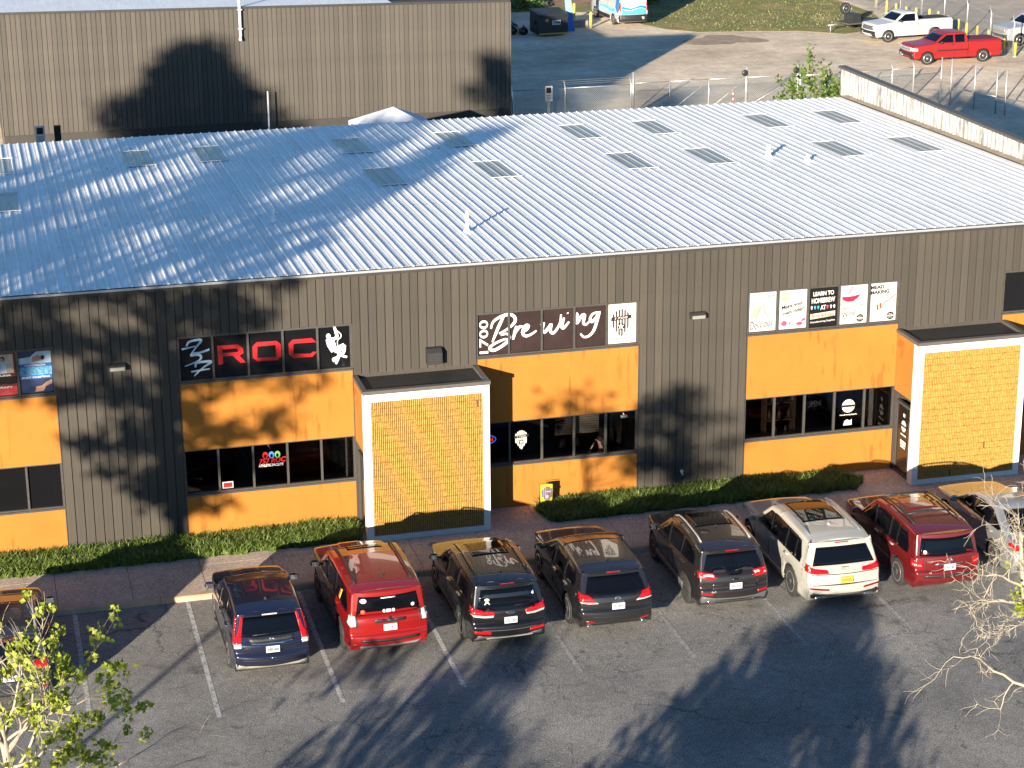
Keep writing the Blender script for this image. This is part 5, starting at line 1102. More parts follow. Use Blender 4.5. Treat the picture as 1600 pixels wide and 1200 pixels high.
# 9 silver sedan behind the bare tree
L, H = 4.85, 1.47
SLV = paint('silver', (.36, .37, .38), .6)
def sedan_sil(L, H):
    f, r = L/2, -L/2
    return [(f-.16, .2), (f-.04, .34), (f, .5), (f-.03, .66), (f-.14, .78), (f-.4, .85), (f-.9, .90), (f-1.3, .95), (f-1.45, 1.01), (f-2.1, H-.12), (f-2.3, H-.05), (f-2.7, H), (-.4, H), (-.9, H-.03), (r+1.25, H-.15), (r+.62, 1.08), (r+.5, 1.03), (r+.1, 1.0), (r+.04, .95), (r+.05, .8), (r, .6), (r, .5), (r+.04, .36), (r+.14, .24)]
car((16.0, nose(L, -7.95), 0), -1.5, name='parked_car', label='silver sedan at the far right, seen through the bare branches', cat='car', group=GRPC, L=L, W=1.84, H=H, R=.33, wheels=(1.42, -1.36), belt=.95, tum=.70, clr=.17,
    sil=sedan_sil(L, H), paint=SLV, dlo=[clip_poly([(.98, .98), (.2, H-.14), (-.3, H-.10), (-.9, H-.13), (-1.6, 1.08), (-1.5, 1.02), (0, .99)], 0, lo, hi) for lo, hi in ((.04, None), (-.98, -.03), (None, -1.03))], seams=std_seams(L, H, .95, 0, -1.0, .33, -1.3), handles=[(-.2, .88), (-1.15, .9)], mirror=(.8, 1.0),
    lights=[('tail_light', [(.46, .80), (.48, .93), (.95, .98), (.95, .80)], [(-2.5, .82), (-2.5, .96), (-2.1, .96), (-2.2, .84)], REDL)], decals=[('rear_window', [(-0.663, 1.068), (0.663, 1.068), (0.535, 1.385), (-0.535, 1.385)], CGLASS, 'rear', False, .006), ('rear_bumper', rect(-.7, .7, .25, .34), PLAST, 'rear', False, .012), ('windshield', [(-.66, 1.02), (.66, 1.02), (.52, 1.36), (-.52, 1.36)], CGLASS, 'front', False, .006)], plate=(.84, 'TMB 2275', PLATEW, 'rear'))
# pickups and the van in the back lot
def pickup_sil(L, H, cab_r, bed=1.30, hz=1.16):
    f, r = L/2, -L/2
    return [(f-.1, .34), (f-.02, .48), (f, .62), (f-.03, .75), (f-.05, 1.0), (f-.14, hz-.04), (f-.5, hz+.0), (f-1.2, hz+.06), (f-1.36, hz+.10), (f-1.5, hz+.18), (f-2.0, H-.12), (f-2.15, H-.05), (f-2.4, H), (cab_r+.5, H), (cab_r+.14, H-.04), (cab_r+.05, H-.12), (cab_r-.02, bed+.10), (cab_r-.06, bed+.02), (cab_r-.2, bed), (r+.3, bed), (r+.04, bed-.02), (r+.01, bed-.12), (r+.02, .75), (r-.0, .62), (r, .5), (r+.06, .42)]
def pickup(loc, yaw, name, label, pm, L, cab_r, ext, bedcut, cover, plate):
    H = 1.82; sp = dict(name=name, label=label, cat='pickup truck', group='pickup trucks in the back lot', L=L, W=1.98, H=H, R=.375, wheels=(L/2-.92, L/2-.92-(3.64 if ext else 3.38)), belt=1.22, tum=.80, clr=.36, rad=.07, pf=.06, pr=.02,
        sil=pickup_sil(L, H, cab_r), paint=pm, tw=.25, crown=.015)
    f = L/2; w0 = [(f-1.5, 1.27), (f-2.12, H-.13), (cab_r+.14, H-.11), (cab_r+.12, 1.25)]
    mid = (f-2.62) if ext else None
    sp['dlo'] = [clip_poly(w0, 0, (mid+.05) if ext else cab_r+.22, None)] + ([clip_poly(w0, 0, cab_r+.2, mid-.05)] if ext else [])
    sp['seams'] = [rect(f-1.42, f-1.402, .5, 1.26), rect(cab_r+.0, cab_r+.018, .48, 1.3)] + ([rect(mid-.01, mid+.01, .5, 1.26)] if ext else [rect(cab_r+.2, cab_r+.218, .5, 1.26)])
    sp['handles'] = [((mid if ext else cab_r+.3)+.18, 1.12)]; sp['handlemat'] = PLAST; sp['mirror'] = (f-1.72, 1.28); sp['mirmat'] = PLAST
    if ext: sp['side'] = [(rect(mid-.9, f-1.45, .78, .85), PLAST)]
    sp['decals'] = [('windshield', [(-.76, 1.32), (.76, 1.32), (.64, H-.12), (-.64, H-.12)], CGLASS, 'front', False, .007), ('grille', [(-.62, .78), (.62, .78), (.62, 1.04), (-.62, 1.04)], SILV if ext else GREYPL, 'front', False, .02), ('grille_bar', rect(-.62, .62, .885, .935), CHROME, 'front', False, .03), ('front_bumper', rect(-.98, .98, .40, .72), PLAST, 'front', False, .05), ('rear_window', [(-.68, 1.40), (.68, 1.40), (.62, 1.70), (-.62, 1.70)], CGLASS, 'rear', False, .007), ('rear_bumper', rect(-.95, .95, .44, .66), GREYPL, 'rear', False, .06), ('tail_light', rect(.84, 1.0, .82, 1.2), REDL, 'rear', True, .012), ('headlight', [(.64, .82), (.66, 1.02), (.96, 1.0), (.96, .80)], CLRL, 'front', True, .02)]
    sp['lights'] = [('side_marker', None, [(f-.28, .84), (f-.28, 1.0), (f+.1, 1.02), (f+.1, .82)], CLRL)]
    sp['plate'] = (.55, plate, PLATEW, 'front', .35); sp['emblems'] = []
    if bedcut: sp['cuts'] = [(-.655, .655, -L/2+.10, cab_r-.14, .78, 1.6)]
    if cover: sp['decals'].append(('bed_cover', [(-.80, -L/2+.1), (.80, -L/2+.1), (.80, cab_r-.12), (-.80, cab_r-.12)], cover, 'top', False, .03))
    CARS.append((sp, loc, yaw))
def heading(dx, dy): return atan2(-dx, dy)
RW = heading(-.985, .17)
pickup((49.0, 71.55, 0), heading(-.985, -.10), 'pickup_truck', 'white single cab pickup truck with an open black bed', paint('fleet_white', (.42, .42, .41), .0, .45, .2), 5.6, -.25, False, True, None, 'XK 4402')
pickup((47.9, 63.05, 0), heading(-1, -.02), 'pickup_truck', 'red extended cab pickup truck with a dark red bed cover', paint('truck_red', (.21, .006, .007), .0, .45, .2), 5.78, -.62, True, False, mat('tonneau', (.10, .006, .010), .7), 'VHD 3310')
pickup((56.3, 67.9, 0), heading(-1, -.1), 'pickup_truck', 'silver pickup truck behind the bollards at the top right corner', paint('truck_silver', (.40, .41, .42), .2, .45, .2), 5.78, -.62, True, False, mat('tonneau_black', (.02, .02, .02), .7), 'VTA 8871')
# the van
TEAL = mat('teal_wrap', (.06, .42, .52), .35, coat=.6); NAVY = mat('navy_wrap', (.02, .16, .42), .35, coat=.6); PALE = mat('pale_wrap', (.32, .62, .70), .35, coat=.6)
def van_sil(L, H):
    f, r = L/2, -L/2
    return [(f-.1, .26), (f-.02, .45), (f, .62), (f-.05, .9), (f-.2, 1.12), (f-.7, 1.28), (f-.95, 1.38), (f-1.75, H-.25), (f-2.0, H-.1), (f-2.4, H), (0, H+.02), (r+.3, H), (r+.09, H-.05), (r+.05, H-.18), (r+.0, 1.3), (r-.0, .75), (r-.04, .62), (r-.04, .48), (r+.04, .34)]
L, H = 5.98, 2.52
car((33.78, 81.35+L/2, 0), 2.0, name='delivery_van', label='white high roof van with blue and teal wave graphics by the bollards', cat='van', group='', L=L, W=2.06, H=H, R=.35, wheels=(2.0, -1.75), belt=1.35, tum=.90, clr=.3, rad=.08, pf=.10, pr=.01, crown=.015,
    sil=van_sil(L, H), paint=paint('van_white', (.42, .43, .44), .0), dlo=[clip_poly([(2.05, 1.45), (1.35, 2.1), (.95, 2.12), (.95, 1.42)], 0, .95, 2.1)], seams=[rect(.85, .865, .45, 2.3), rect(-.6, -.585, .45, 2.3)], handles=[(1.05, 1.25)], handlemat=PLAST, mirror=(1.75, 1.5), mirmat=PLAST, rim=SILV, spoke='ten',
    lights=[('tail_light', [(.90, 1.05), (.90, 1.62), (1.04, 1.62), (1.04, 1.05)], [(-3.05, 1.05), (-3.05, 1.62), (-2.84, 1.62), (-2.84, 1.05)], REDL), ('reverse_light', [(.90, .84), (.90, 1.05), (1.04, 1.05), (1.04, .84)], [(-3.05, .84), (-3.05, 1.05), (-2.84, 1.05), (-2.84, .84)], CLRL)],
    decals=[('rear_bumper', rect(-1.0, 1.0, .38, .80), PLAST, 'rear', False, .05), ('rear_window', [(-.78, 1.55), (-.08, 1.55), (-.08, 2.15), (-.74, 2.15)], mat('van_rear_panel', (.62, .64, .66), .2, coat=.5), 'rear', True, .008), ('wave_graphic', [(-.86, .82), (.86, .82), (.86, 1.1), (.5, 1.24), (.15, 1.18), (-.2, 1.05), (-.6, 1.1), (-.86, 1.22)], TEAL, 'rear', False, .008), ('wave_graphic', [(-.86, 1.22), (-.6, 1.16), (-.2, 1.12), (.1, 1.22), (.5, 1.28), (.86, 1.14), (.86, 1.30), (.5, 1.40), (.1, 1.30), (-.2, 1.22), (-.6, 1.30), (-.86, 1.42)], NAVY, 'rear', False, .010),
            ('wave_graphic', [(-2.84, .8), (-.4, .72), (1.6, .62), (1.6, .82), (.6, 1.1), (-.4, 1.12), (-1.4, .98), (-2.2, 1.05), (-2.5, 1.5), (-2.4, 2.2), (-2.84, 2.3)], PALE, 'left', False, .008), ('wave_graphic', [(-2.84, .9), (-2.5, .95), (-2.2, 1.3), (-2.3, 2.2), (-2.84, 2.2)], NAVY, 'left', False, .012), ('wave_graphic', [(-2.2, .95), (-1.4, .88), (-.4, 1.0), (.6, 1.0), (1.4, .8), (.6, 1.08), (-.4, 1.14), (-1.4, 1.02), (-2.1, 1.15)], TEAL, 'left', False, .012),
            ('sill_trim', rect(-1.2, 1.4, .34, .58), PLAST, 'left', True, .014), ('windshield', [(-.8, 1.5), (.8, 1.5), (.72, 2.1), (-.72, 2.1)], CGLASS, 'front', False, .007), ('door_seam', rect(-.008, .008, .82, 2.3), PLAST, 'rear', False, .012)],
    plate=(.58, 'UVN 41', PLATEW, 'rear', .55), badges=[('water', .2, 1.72, .42, mat('grey_ink', (.25, .28, .32), .5))])
for sp, _, _ in CARS:
    dl_ = sp.get('dlo') or []
    if len(dl_) >= 3: sp['pillars'] = [[(max(p[0] for p in b_)-.01, z0), (min(p[0] for p in a_)+.01, z0), (min(p[0] for p in a_)+.01, z1), (max(p[0] for p in b_)-.01, z1)] for a_, b_ in zip(dl_[:-1], dl_[1:]) for z0, z1 in [(max(min(p[1] for p in a_), min(p[1] for p in b_))+.005, min(max(p[1] for p in a_), max(p[1] for p in b_))-.012)]]
bodies = [make_body(sp) for sp, _, _ in CARS]
dg = bpy.context.evaluated_depsgraph_get()
for B in bodies: B.done = bpy.data.meshes.new_from_object(B.tmp.evaluated_get(dg))
for B in bodies: bpy.data.objects.remove(B.tmp); bpy.data.objects.remove(B.cut)
VEH = []
for B, (sp, loc, yaw) in zip(bodies, CARS):
    o = finish(B, loc, yaw); VEH.append(o)
    if not sp['group'] and 'group' in o: del o['group']
# ---------------------------------------------------------------- back building, fences and the back lot
bb = thing('storage_building', 'tall brown sided building with dark base standing behind the white roof', 'building', (-7.7, 48, 0))
BX0, BX1, BM = 0., 24.43, 18.6
def btop(x): return 7.33-.017*x
q = MB()
def slab_(x0, x1, y0, y1, z0):
    b = len(q.v); q.v += [(x0, y0, z0), (x1, y0, z0), (x1, y1, z0), (x0, y1, z0), (x0, y0, btop(x0)-.02), (x1, y0, btop(x1)-.02), (x1, y1, btop(x1)-.02), (x0, y1, btop(x0)-.02)]
    for f in ((0, 3, 2, 1), (4, 5, 6, 7), (0, 1, 5, 4), (1, 2, 6, 5), (2, 3, 7, 6), (3, 0, 4, 7)): q.face([b+i for i in f])
slab_(0, BM, .03, 22, 0); slab_(BM, BX1, .03, .9, 0)
q.build('wall', BROWN2, bb)
q = MB(); q.v += [(-.1, -.05, btop(0)), (BM, -.05, btop(BM)), (BM, 22.1, btop(BM)), (-.1, 22.1, btop(0))]; q.face((0, 1, 2, 3)); q.build('roof', ROOFM, bb)
n = 107; w = (BX1-.02)/n; bm_ = {}
for k in range(n):
    x0 = .01+k*w; zt = btop(x0)-.06; key = round(zt, 2)
    if key not in bm_: bm_[key] = MB().box(.014, w-.014, -.0, .028, 1.60, zt).mesh('siding_board', BROWN2)
    link('siding_board', bm_[key], bb, (x0, 0, 0))
MB().box(0, BX1, -.012, .029, 0, 1.585).build('base_wall', mat('dark_base_paint', (.030, .026, .022), .7, var=.2), bb)
q = MB(); q.v += [(-.08, -.06, btop(0)-.09), (BX1+.03, -.06, btop(BX1)-.09), (BX1+.03, -.06, btop(BX1)+.012), (-.08, -.06, btop(0)+.012), (-.08, .0, btop(0)-.09), (BX1+.03, .0, btop(BX1)-.09), (BX1+.03, .0, btop(BX1)+.012), (-.08, .0, btop(0)+.012)]
for f in ((0, 1, 2, 3), (3, 2, 6, 7), (0, 4, 5, 1)): q.face(f)
q.build('rake_trim', DARKTRIM, bb)
MB().box(-.05, .0, -.02, .06, 0, btop(0)-.1).build('corner_trim', GRYCAP, bb); MB().box(BX1, BX1+.07, -.02, .06, 0, btop(BX1)-.1).build('corner_trim', GRYCAP, bb)
q = MB(); q.tube([(11.25, -.12, 8.2), (11.25, -.12, 5.78), (11.22, -.20, 5.66), (11.20, -.28, 5.64)], .075, 10); dp = q.build('downpipe', mat('pipe_grey', (.42, .43, .44), .45), bb)
for z_ in (7.0, 6.1): MB().box(11.14, 11.36, -.21, -.03, z_, z_+.05).build('strap', mat('pipe_grey', None), dp)
# chain link material: diamonds of wire with open gaps
m_ = bpy.data.materials.new('chain_link'); m_.use_nodes = True; n_ = m_.node_tree.nodes; l_ = m_.node_tree.links; n_.clear(); MATS['chain_link'] = m_
o_ = n_.new('ShaderNodeOutputMaterial'); tr = n_.new('ShaderNodeBsdfTransparent'); pb = n_.new('ShaderNodeBsdfPrincipled'); pb.inputs['Base Color'].default_value = (.30, .31, .31, 1); pb.inputs['Metallic'].default_value = .5; pb.inputs['Roughness'].default_value = .5
tc = n_.new('ShaderNodeTexCoord'); facs = []
for sgn in (1, -1):
    mp = n_.new('ShaderNodeMapping'); mp.inputs['Rotation'].default_value = (0, 0, sgn*pi/4); l_.new(tc.outputs['UV'], mp.inputs[0])
    wv = n_.new('ShaderNodeTexWave'); wv.inputs['Scale'].default_value = 4.2; l_.new(mp.outputs[0], wv.inputs['Vector']); r_ = n_.new('ShaderNodeMath'); r_.operation = 'GREATER_THAN'; r_.inputs[1].default_value = .945; l_.new(wv.outputs['Fac'], r_.inputs[0]); facs.append(r_)
mx = n_.new('ShaderNodeMath'); mx.operation = 'MAXIMUM'; l_.new(facs[0].outputs[0], mx.inputs[0]); l_.new(facs[1].outputs[0], mx.inputs[1])
ms = n_.new('ShaderNodeMixShader'); l_.new(mx.outputs[0], ms.inputs[0]); l_.new(tr.outputs[0], ms.inputs[1]); l_.new(pb.outputs[0], ms.inputs[2]); l_.new(ms.outputs[0], o_.inputs[0])
GALV = mat('galvanised_steel', (.42, .43, .43), .4, metal=.6, var=.2, vscale=3)
def mesh_sheet(a, b, z0, z1, parent):
    q = MB(); q.quad((a[0], a[1], z0), (b[0], b[1], z0), (b[0], b[1], z1), (a[0], a[1], z1)); o = q.build('chain_link_mesh', MATS['chain_link'], parent)
    L_ = (Vector(b)-Vector(a)).length; uv = o.data.uv_layers.new(name='UVMap')
    for i, c in enumerate(((0, z0), (L_, z0), (L_, z1), (0, z1))): uv.data[i].uv = c
def fence(name, label, pts, h, arm=.32, gate=(), group=None, post_r=.04, rail=True, brace=(), fabric=True):
    o = Vector((*pts[0], 0)); t = thing(name, label, 'fence', o, 0, group); P = [Vector((*p, 0))-o for p in pts]
    for i, p in enumerate(P):
        hh = h+arm*.7 if i not in gate else h+.55; rr = post_r if i not in gate else post_r*1.7
        q = MB()
        if arm and i not in gate: q.tube([p, p+Vector((0, 0, h)), p+Vector((.0, .12, h+.12)), p+Vector((0, .22, h+arm))], rr, 7)
        else: q.tube([p, p+Vector((0, 0, hh))], rr, 8)
        q.build('post', GALV, t)
    for i in range(len(P)-1):
        a, b = P[i], P[i+1]
        if rail: MB().tube([a+Vector((0, 0, h-.04)), b+Vector((0, 0, h-.04))], .026, 6).build('rail', GALV, t)
        if fabric: mesh_sheet(a.to_tuple(), b.to_tuple(), .04, h-.03, t)
        if i in brace: MB().tube([a+Vector((0, .05, .1)), b+Vector((0, .05, h-.1))], .024, 6).build('brace', GALV, t)
        if arm:
            for k in (.45, .72, 1.0):
                off = Vector((0, .22*k, h+arm*k)); MB().tube([a+off, b+off], .006, 4).build('barbed_wire', GALV, t)
    return t
fence('chain_link_fence', 'chain link fence running from the brown building to the gate behind the roof', [(16.98, 48.4), (17.9, 52), (20.72, 52), (24.3, 52)], 1.72, group='chain link fences of the back lot')
gt = fence('sliding_gate', 'galvanised rolling gate with diagonal braces behind the white roof', [(24.42, 52), (26.43, 52), (28.6, 52), (30.7, 52), (33.6, 52)], 1.78, 0, gate=(0, 3, 4), brace=(0, 1, 2, 3), group='')

gt['category'] = 'gate'
for px in (30.55, 33.45):
    q = MB(); q.lathe([(.03, -.05), (.16, -.05), (.17, 0), (.16, .05), (.03, .05)], 16, 'y'); q.build('gate_roller', PLAST, gt, (px-24.42, -.12, 2.0))
fence('chain_link_fence', 'chain link fence from the gate towards the corner behind the parapet', [(33.75, 52), (36.5, 52), (39.2, 52.3), (40.6, 52.6)], 1.72, group='chain link fences of the back lot')
g2 = fence('gate_frame', 'tall galvanised gate posts with rails right of the white parapet', [(41.45, 51.0), (41.75, 50.4), (42.3, 48.75), (42.85, 47.35), (43.05, 46.7), (44.2, 43.2)], 2.45, 0, gate=(), post_r=.04, group='', fabric=False, rail=False)
g2['category'] = 'gate'
for zz in (.9,):
    for a, b in (((.3, -.6), (.85, -2.25)), ((.85, -2.25), (1.4, -3.65)), ((1.6, -4.3), (2.75, -7.8))): MB().tube([(a[0], a[1], zz), (b[0], b[1], zz)], .024, 6).build('rail', GALV, g2)
fence('chain_link_fence', 'fence with angled arms along the yellow bollards at the top right', [(52.31, 63.6), (52.87, 67.7), (53.2, 71.6), (53.55, 75.6), (53.5, 78.9), (52.9, 81.0), (52.3, 83.5), (52.0, 90)], 2.0, .45, group='chain link fences of the back lot', rail=False)
# yellow bollards
YEL = mat('bollard_yellow', (.50, .36, .05), .6, var=.2, vscale=5)
bmesh_ = MB().lathe([(.085, 0), (.085, .80), (.06, .86), (.02, .88)], 12).mesh('post', YEL); bbase = MB().lathe([(.14, -.01), (.14, .03), (.09, .05)], 12).mesh('footing', mat('cover_concrete', None))
BL = [(53.25, 85.2), (52.65, 82.1), (52.65, 80.6), (52.65, 79.0), (53.06, 78.3), (53.7, 77.6), (53.82, 76.5), (53.6, 74.6), (53.5, 72.9), (53.3, 71.3), (53.4, 70.0), (53.3, 68.3), (52.55, 64.75), (52.5, 63.2)]
ordn = ['first', 'second', 'third', 'fourth', 'fifth', 'sixth', 'seventh', 'eighth', 'ninth', 'tenth', 'eleventh', 'twelfth', 'thirteenth', 'fourteenth']
for k, (x, y) in enumerate(BL):
    t = thing('bollard', 'yellow bollard along the angled fence, %s from the grass at its far end' % ordn[k], 'bollard', (x-.25, y, 0), 0, 'yellow bollards by the fence'); link('post', bmesh_, t); link('footing', bbase, t)
for (x, y), lb in (((30.99, 81.55), 'yellow bollard just behind the rear wheel of the van'), ((31.05, 85.7), 'yellow bollard farther back beside the blue banner')):
    t = thing('bollard', lb, 'bollard', (x, y, 0), 0, 'yellow bollards by the van'); o = link('post', bmesh_, t); o.scale = (1.2, 1.2, 1.25); link('footing', bbase, t)
# dumpster, banner, kerb block, bags
t = thing('dumpster', 'black waste dumpster with white sign and yellow bottom edge', 'dumpster', (27.65, 79.9, 0), .1)
q = MB(); q.prism([(-.85, .15), (-.85, 1.25), (-.75, 1.35), (.85, 1.55), (.85, .15)], lambda a, c, d: (d, a, c), -1.0, 1.0); q.build('container', mat('dumpster_black', (.010, .012, .016), .5), t)
for k in range(2): MB().prism([(-.88, 1.27), (-.78, 1.37), (.86, 1.57), (.86, 1.60), (-.80, 1.40), (-.90, 1.29)], lambda a, c, d: (d, a, c), -1.02+1.03*k, -.01+1.03*k).build('lid', mat('lid_black', (.014, .014, .015), .6), t)
MB().box(-1.0, 1.0, -.90, -.853, .12, .22).build('edge_stripe', mat('stripe_yellow', (.42, .28, .02), .6), t); s_ = MB().box(-.10, .48, -.862, -.852, .72, 1.02).build('sign_plate', VW, t)
text_obj('lettering', 'WM', .3, mat('wm_green', (.02, .10, .05), .5), s_, (.19, -.864, .87), bold=.012, width=.48, height=.2); shape(t, 'warning_label', mat('stripe_yellow', None), [(-.60, .95), (-.35, .92), (-.33, 1.12), (-.55, 1.14)], -.856)
for sx in (-1.1, 1.0): MB().box(sx, sx+.1, -.3, .3, .75, .95).build('lift_pocket', mat('dumpster_black', None), t)
t = thing('banner_sign', 'tall leaning banner in pale and bright blue beside the dumpster', 'banner', (29.35, 80.6, 0), .15)
pb_ = [(-.30, 0), (.28, 0), (-.02, 2.0), (-.46, 2.0)]
MB().prism([(-.26, .02), (.28, .02), (.10, 1.25), (-.36, 1.25)], lambda a, c, d: (a, d, c), -.03, .03).build('lower_panel', mat('banner_blue', (.02, .14, .50), .6), t); MB().prism([(-.362, 1.252), (.098, 1.252), (-.12, 2.9), (-.52, 2.9)], lambda a, c, d: (a, d, c), -.03, .03).build('upper_panel', mat('banner_pale', (.20, .45, .55), .6), t); MB().tube([(.30, .04, 0), (.12, .04, 1.25), (-.10, .04, 2.95)], .025, 6).build('pole', GALV, t)
t = thing('concrete_block', 'low grey concrete block lying between the banner and the van', 'block', (30.4, 82.4, 0), .1); q = MB(); q.prism([(-.35, 0), (-.30, .42), (.30, .42), (.35, 0)], lambda a, c, d: (d, a, c), -1.0, .55); q.build('block', mat('old_concrete', (.22, .19, .16), .9, var=.35, vscale=3), t)
for k, (x, y, r_) in enumerate(((25.3, 80.6, .42), (26.0, 80.2, .36), (25.6, 81.3, .45))):
    t = thing('rubbish_bag', ['large black rubbish bag against the brown building corner', 'smaller black rubbish bag nearest the dumpster', 'black rubbish bag at the back of the heap'][k], 'rubbish bag', (x, y, 0), k, 'rubbish bags beside the dumpster')
    q = blob(MB(), (0, 0, r_*.62), (r_, r_*.85, r_*.7), 14, 2.2)
    rn = random.Random(k); q.v = [(a*(1+rn.uniform(-.1, .1)), b*(1+rn.uniform(-.1, .1)), max(0, c*(1+rn.uniform(-.1, .1)))) for a, b, c in q.v]; q.build('bag', mat('bag_plastic', (.012, .012, .014), .25), t); MB().tube([(0, 0, r_*1.25), (.03, .02, r_*1.45), (.10, .0, r_*1.55)], [.05, .03, .07], 6).build('knot', mat('bag_plastic', None), t)
# striped marker, parking signs, pole, tent
t = thing('marker_post', 'short red and white striped marker behind the gate', 'marker', (30.5, 53.4, 0))
for k in range(6): MB().lathe([(.05, .14*k), (.05, .14*k+.139)], 10).build('stripe', VR if k % 2 else VW, t)
for x, y, h, wd, lb, wood in ((-6.3, 40, 3.55, .42, 'small white notice on a timber post at the left edge behind the roof', True), (19.6, 51.2, 2.0, .40, 'small white notice on a thin post in front of the chain link fence', False)):
    t = thing('notice_sign', lb, 'sign', (x, y, 0)); MB().box(-.06, .06, -.04, .04, 0, h-.5).build('post', mat('weathered_timber', None) if wood else GALV, t)
    MB().box(-wd/2, wd/2, -.07, -.045, h-.78, h).build('sign_plate', VW, t); MB().box(-wd*.32, wd*.32, -.076, -.071, h-.36, h-.08).build('symbol', INKB, t)
    for k in range(3): MB().box(-wd*.34, wd*.34, -.076, -.071, h-.50-.09*k, h-.46-.09*k).build('text_line', mat('vinyl_grey', (.2, .2, .22), .5), t)
t = thing('dark_post', 'plain black post beside the timber notice at left', 'post', (-5.55, 40.2, 0)); MB().box(-.14, .14, -.1, .1, 0, 3.45).build('post', mat('post_black', (.008, .008, .008), .8), t); MB().box(-.15, .15, -.11, .11, 3.451, 3.48).build('cap', DARKTRIM, t)
t = thing('flag_pole', 'thin white pole before the brown wall behind the roof', 'pole', (4.63, 47.3, 0)); MB().lathe([(.05, 0), (.035, 3.12)], 8).build('pole', mat('white_pipe', None), t); MB().lathe([(.0, 3.121), (.05, 3.15), (.0, 3.19)], 8).build('finial', mat('white_pipe', None), t)
t = thing('canopy_tent', 'white pyramid canopy tent peeking above the far roof edge', 'tent', (9.3, 40.3, 0))
q = MB(); a = 1.75; q.v += [(-a, -a, 2.62), (a, -a, 2.62), (a, a, 2.62), (-a, a, 2.62), (0, 0, 3.48), (-a, -a, 2.35), (a, -a, 2.35), (a, a, 2.35), (-a, a, 2.35)]
for i in range(4): j = (i+1) % 4; q.face((i, j, 4)); q.face((5+i, 5+j, j, i))
q.build('canopy', mat('tent_fabric', (.55, .60, .66), .7), t)
for sx in (-1, 1):
    for sy in (-1, 1): MB().tube([(sx*1.7, sy*1.7, 0), (sx*1.7, sy*1.7, 2.5)], .02, 6).build('leg', GALV, t)
# utility trailer with a spare wheel
t = thing('utility_trailer', 'small utility trailer with a black tool box and upright spare wheel behind the white pickup', 'trailer', (47.3, 75.6, 0), radians(15))
MB().box(-1.2, 1.5, -.75, .75, .52, .62).build('deck', mat('trailer_deck', (.06, .05, .045), .8), t); MB().box(-.75, -.05, -.55, .35, .622, 1.15).build('tool_box', mat('tool_box', (.02, .021, .024), .5), t)
MB().tube([(-1.2, 0, .55), (-2.3, 0, .5)], .05, 6).build('tow_bar', GALV, t); MB().tube([(-2.1, 0, .5), (-2.1, 0, 0)], .04, 6).build('jack_stand', GALV, t)
wm, tm = wheel_meshes(.375, .25, RIMS, 'five')
for p, r_ in (((.5, -.86, .375), (0, 0, -pi/2)), ((.5, .86, .375), (0, 0, pi/2)), ((-.55, .50, 1.42), (0, 0, -pi/2))): o = link('wheel', wm, t, p, r_); link('tyre', tm, o)
for sy in (-.86, .86): MB().prism([(-.1, .62), (.0, .84), (1.0, .84), (1.1, .62)], lambda a, c, d: (a, d, c), sy-.14, sy+.14).build('mudguard', PLAST, t)
# damp earth patch and the grass field behind
def ragged(name, cx, cy, rx, ry, z, m_, seed, n=48, rough=.18, kind='structure'):
    rn = random.Random(seed); ph = [rn.uniform(0, 6) for _ in range(5)]; q = MB(); q.v.append((0, 0, 0))
    for k in range(n):
        a = 2*pi*k/n; f = 1+rough*sum(sin((i+2)*a+ph[i])/(i+1) for i in range(5)); q.v.append((rx*f*cos(a), ry*f*sin(a), 0))
    for k in range(n): q.face((0, 1+k, 1+(k+1) % n))
    return tag(q.build(name, m_, None, (cx, cy, z)), kind=kind)
ragged('damp_earth', 37.6, 74.4, 1.9, 2.3, .004, mat('damp_soil', (.30, .225, .155), .95, var=.4, vscale=1.0, detail=8), 3, 90, .3)
def field_mat():
    m, n, l, b = node_mat('patchy_turf'); v = mapping(n, l); a = noise(n, l, v, .28, 5, .65); d = noise(n, l, v, 2.2, 5, .75); f = noise(n, l, v, 14, 3, .8)
    c = ramp(n, [(.30, (.36, .26, .14)), (.43, (.27, .21, .075)), (.53, (.14, .165, .035)), (.60, (.26, .22, .08)), (.72, (.42, .34, .2))]); l.new(a.outputs[0], c.inputs[0])
    s = ramp(n, [(.3, (.55, .6, .5)), (.6, (1.1, 1.1, 1.05)), (.72, (1.8, 1.7, 1.5))]); l.new(d.outputs[0], s.inputs[0]); c1 = mix(n, l, .9, c.outputs[0], s.outputs[0], 'MULTIPLY')
    s2 = ramp(n, [(.3, (.6, .6, .6)), (.7, (1.25, 1.25, 1.2))]); l.new(f.outputs[0], s2.inputs[0]); c2 = mix(n, l, .8, c1, s2.outputs[0], 'MULTIPLY'); l.new(c2, b.inputs['Base Color']); b.inputs['Roughness'].default_value = .95
    bp = n.new('ShaderNodeBump'); bp.inputs['Strength'].default_value = 1; bp.inputs['Distance'].default_value = .15; l.new(d.outputs[0], bp.inputs['Height']); l.new(bp.outputs[0], b.inputs['Normal']); return m
TURF = field_mat()
fx = [(34.8, 82), (35.6, 79.6), (37.2, 77.9), (40, 77.3), (43.7, 76.3), (46, 74.4), (48.5, 75.5), (50.6, 78.5), (51.6, 83), (51.8, 96), (20, 96), (20, 90), (31, 90), (34, 87)]
q = MB(); q.prism([(a-42, b-82) for a, b in fx], lambda a, c, d: (a, c, d), .012, -.02); tag(q.build('grass_field', TURF, None, (42, 82, 0), recalc=True), kind='structure')
q = MB(); q.quad((-60, 92, .0), (140, 92, .0), (140, 140, 9), (-60, 140, 9)); tag(q.build('bank', mat('leafy_bank', (.16, .105, .065), .95, var=.5, vscale=.8, detail=8, bump=1, bscale=1.5)), kind='structure')
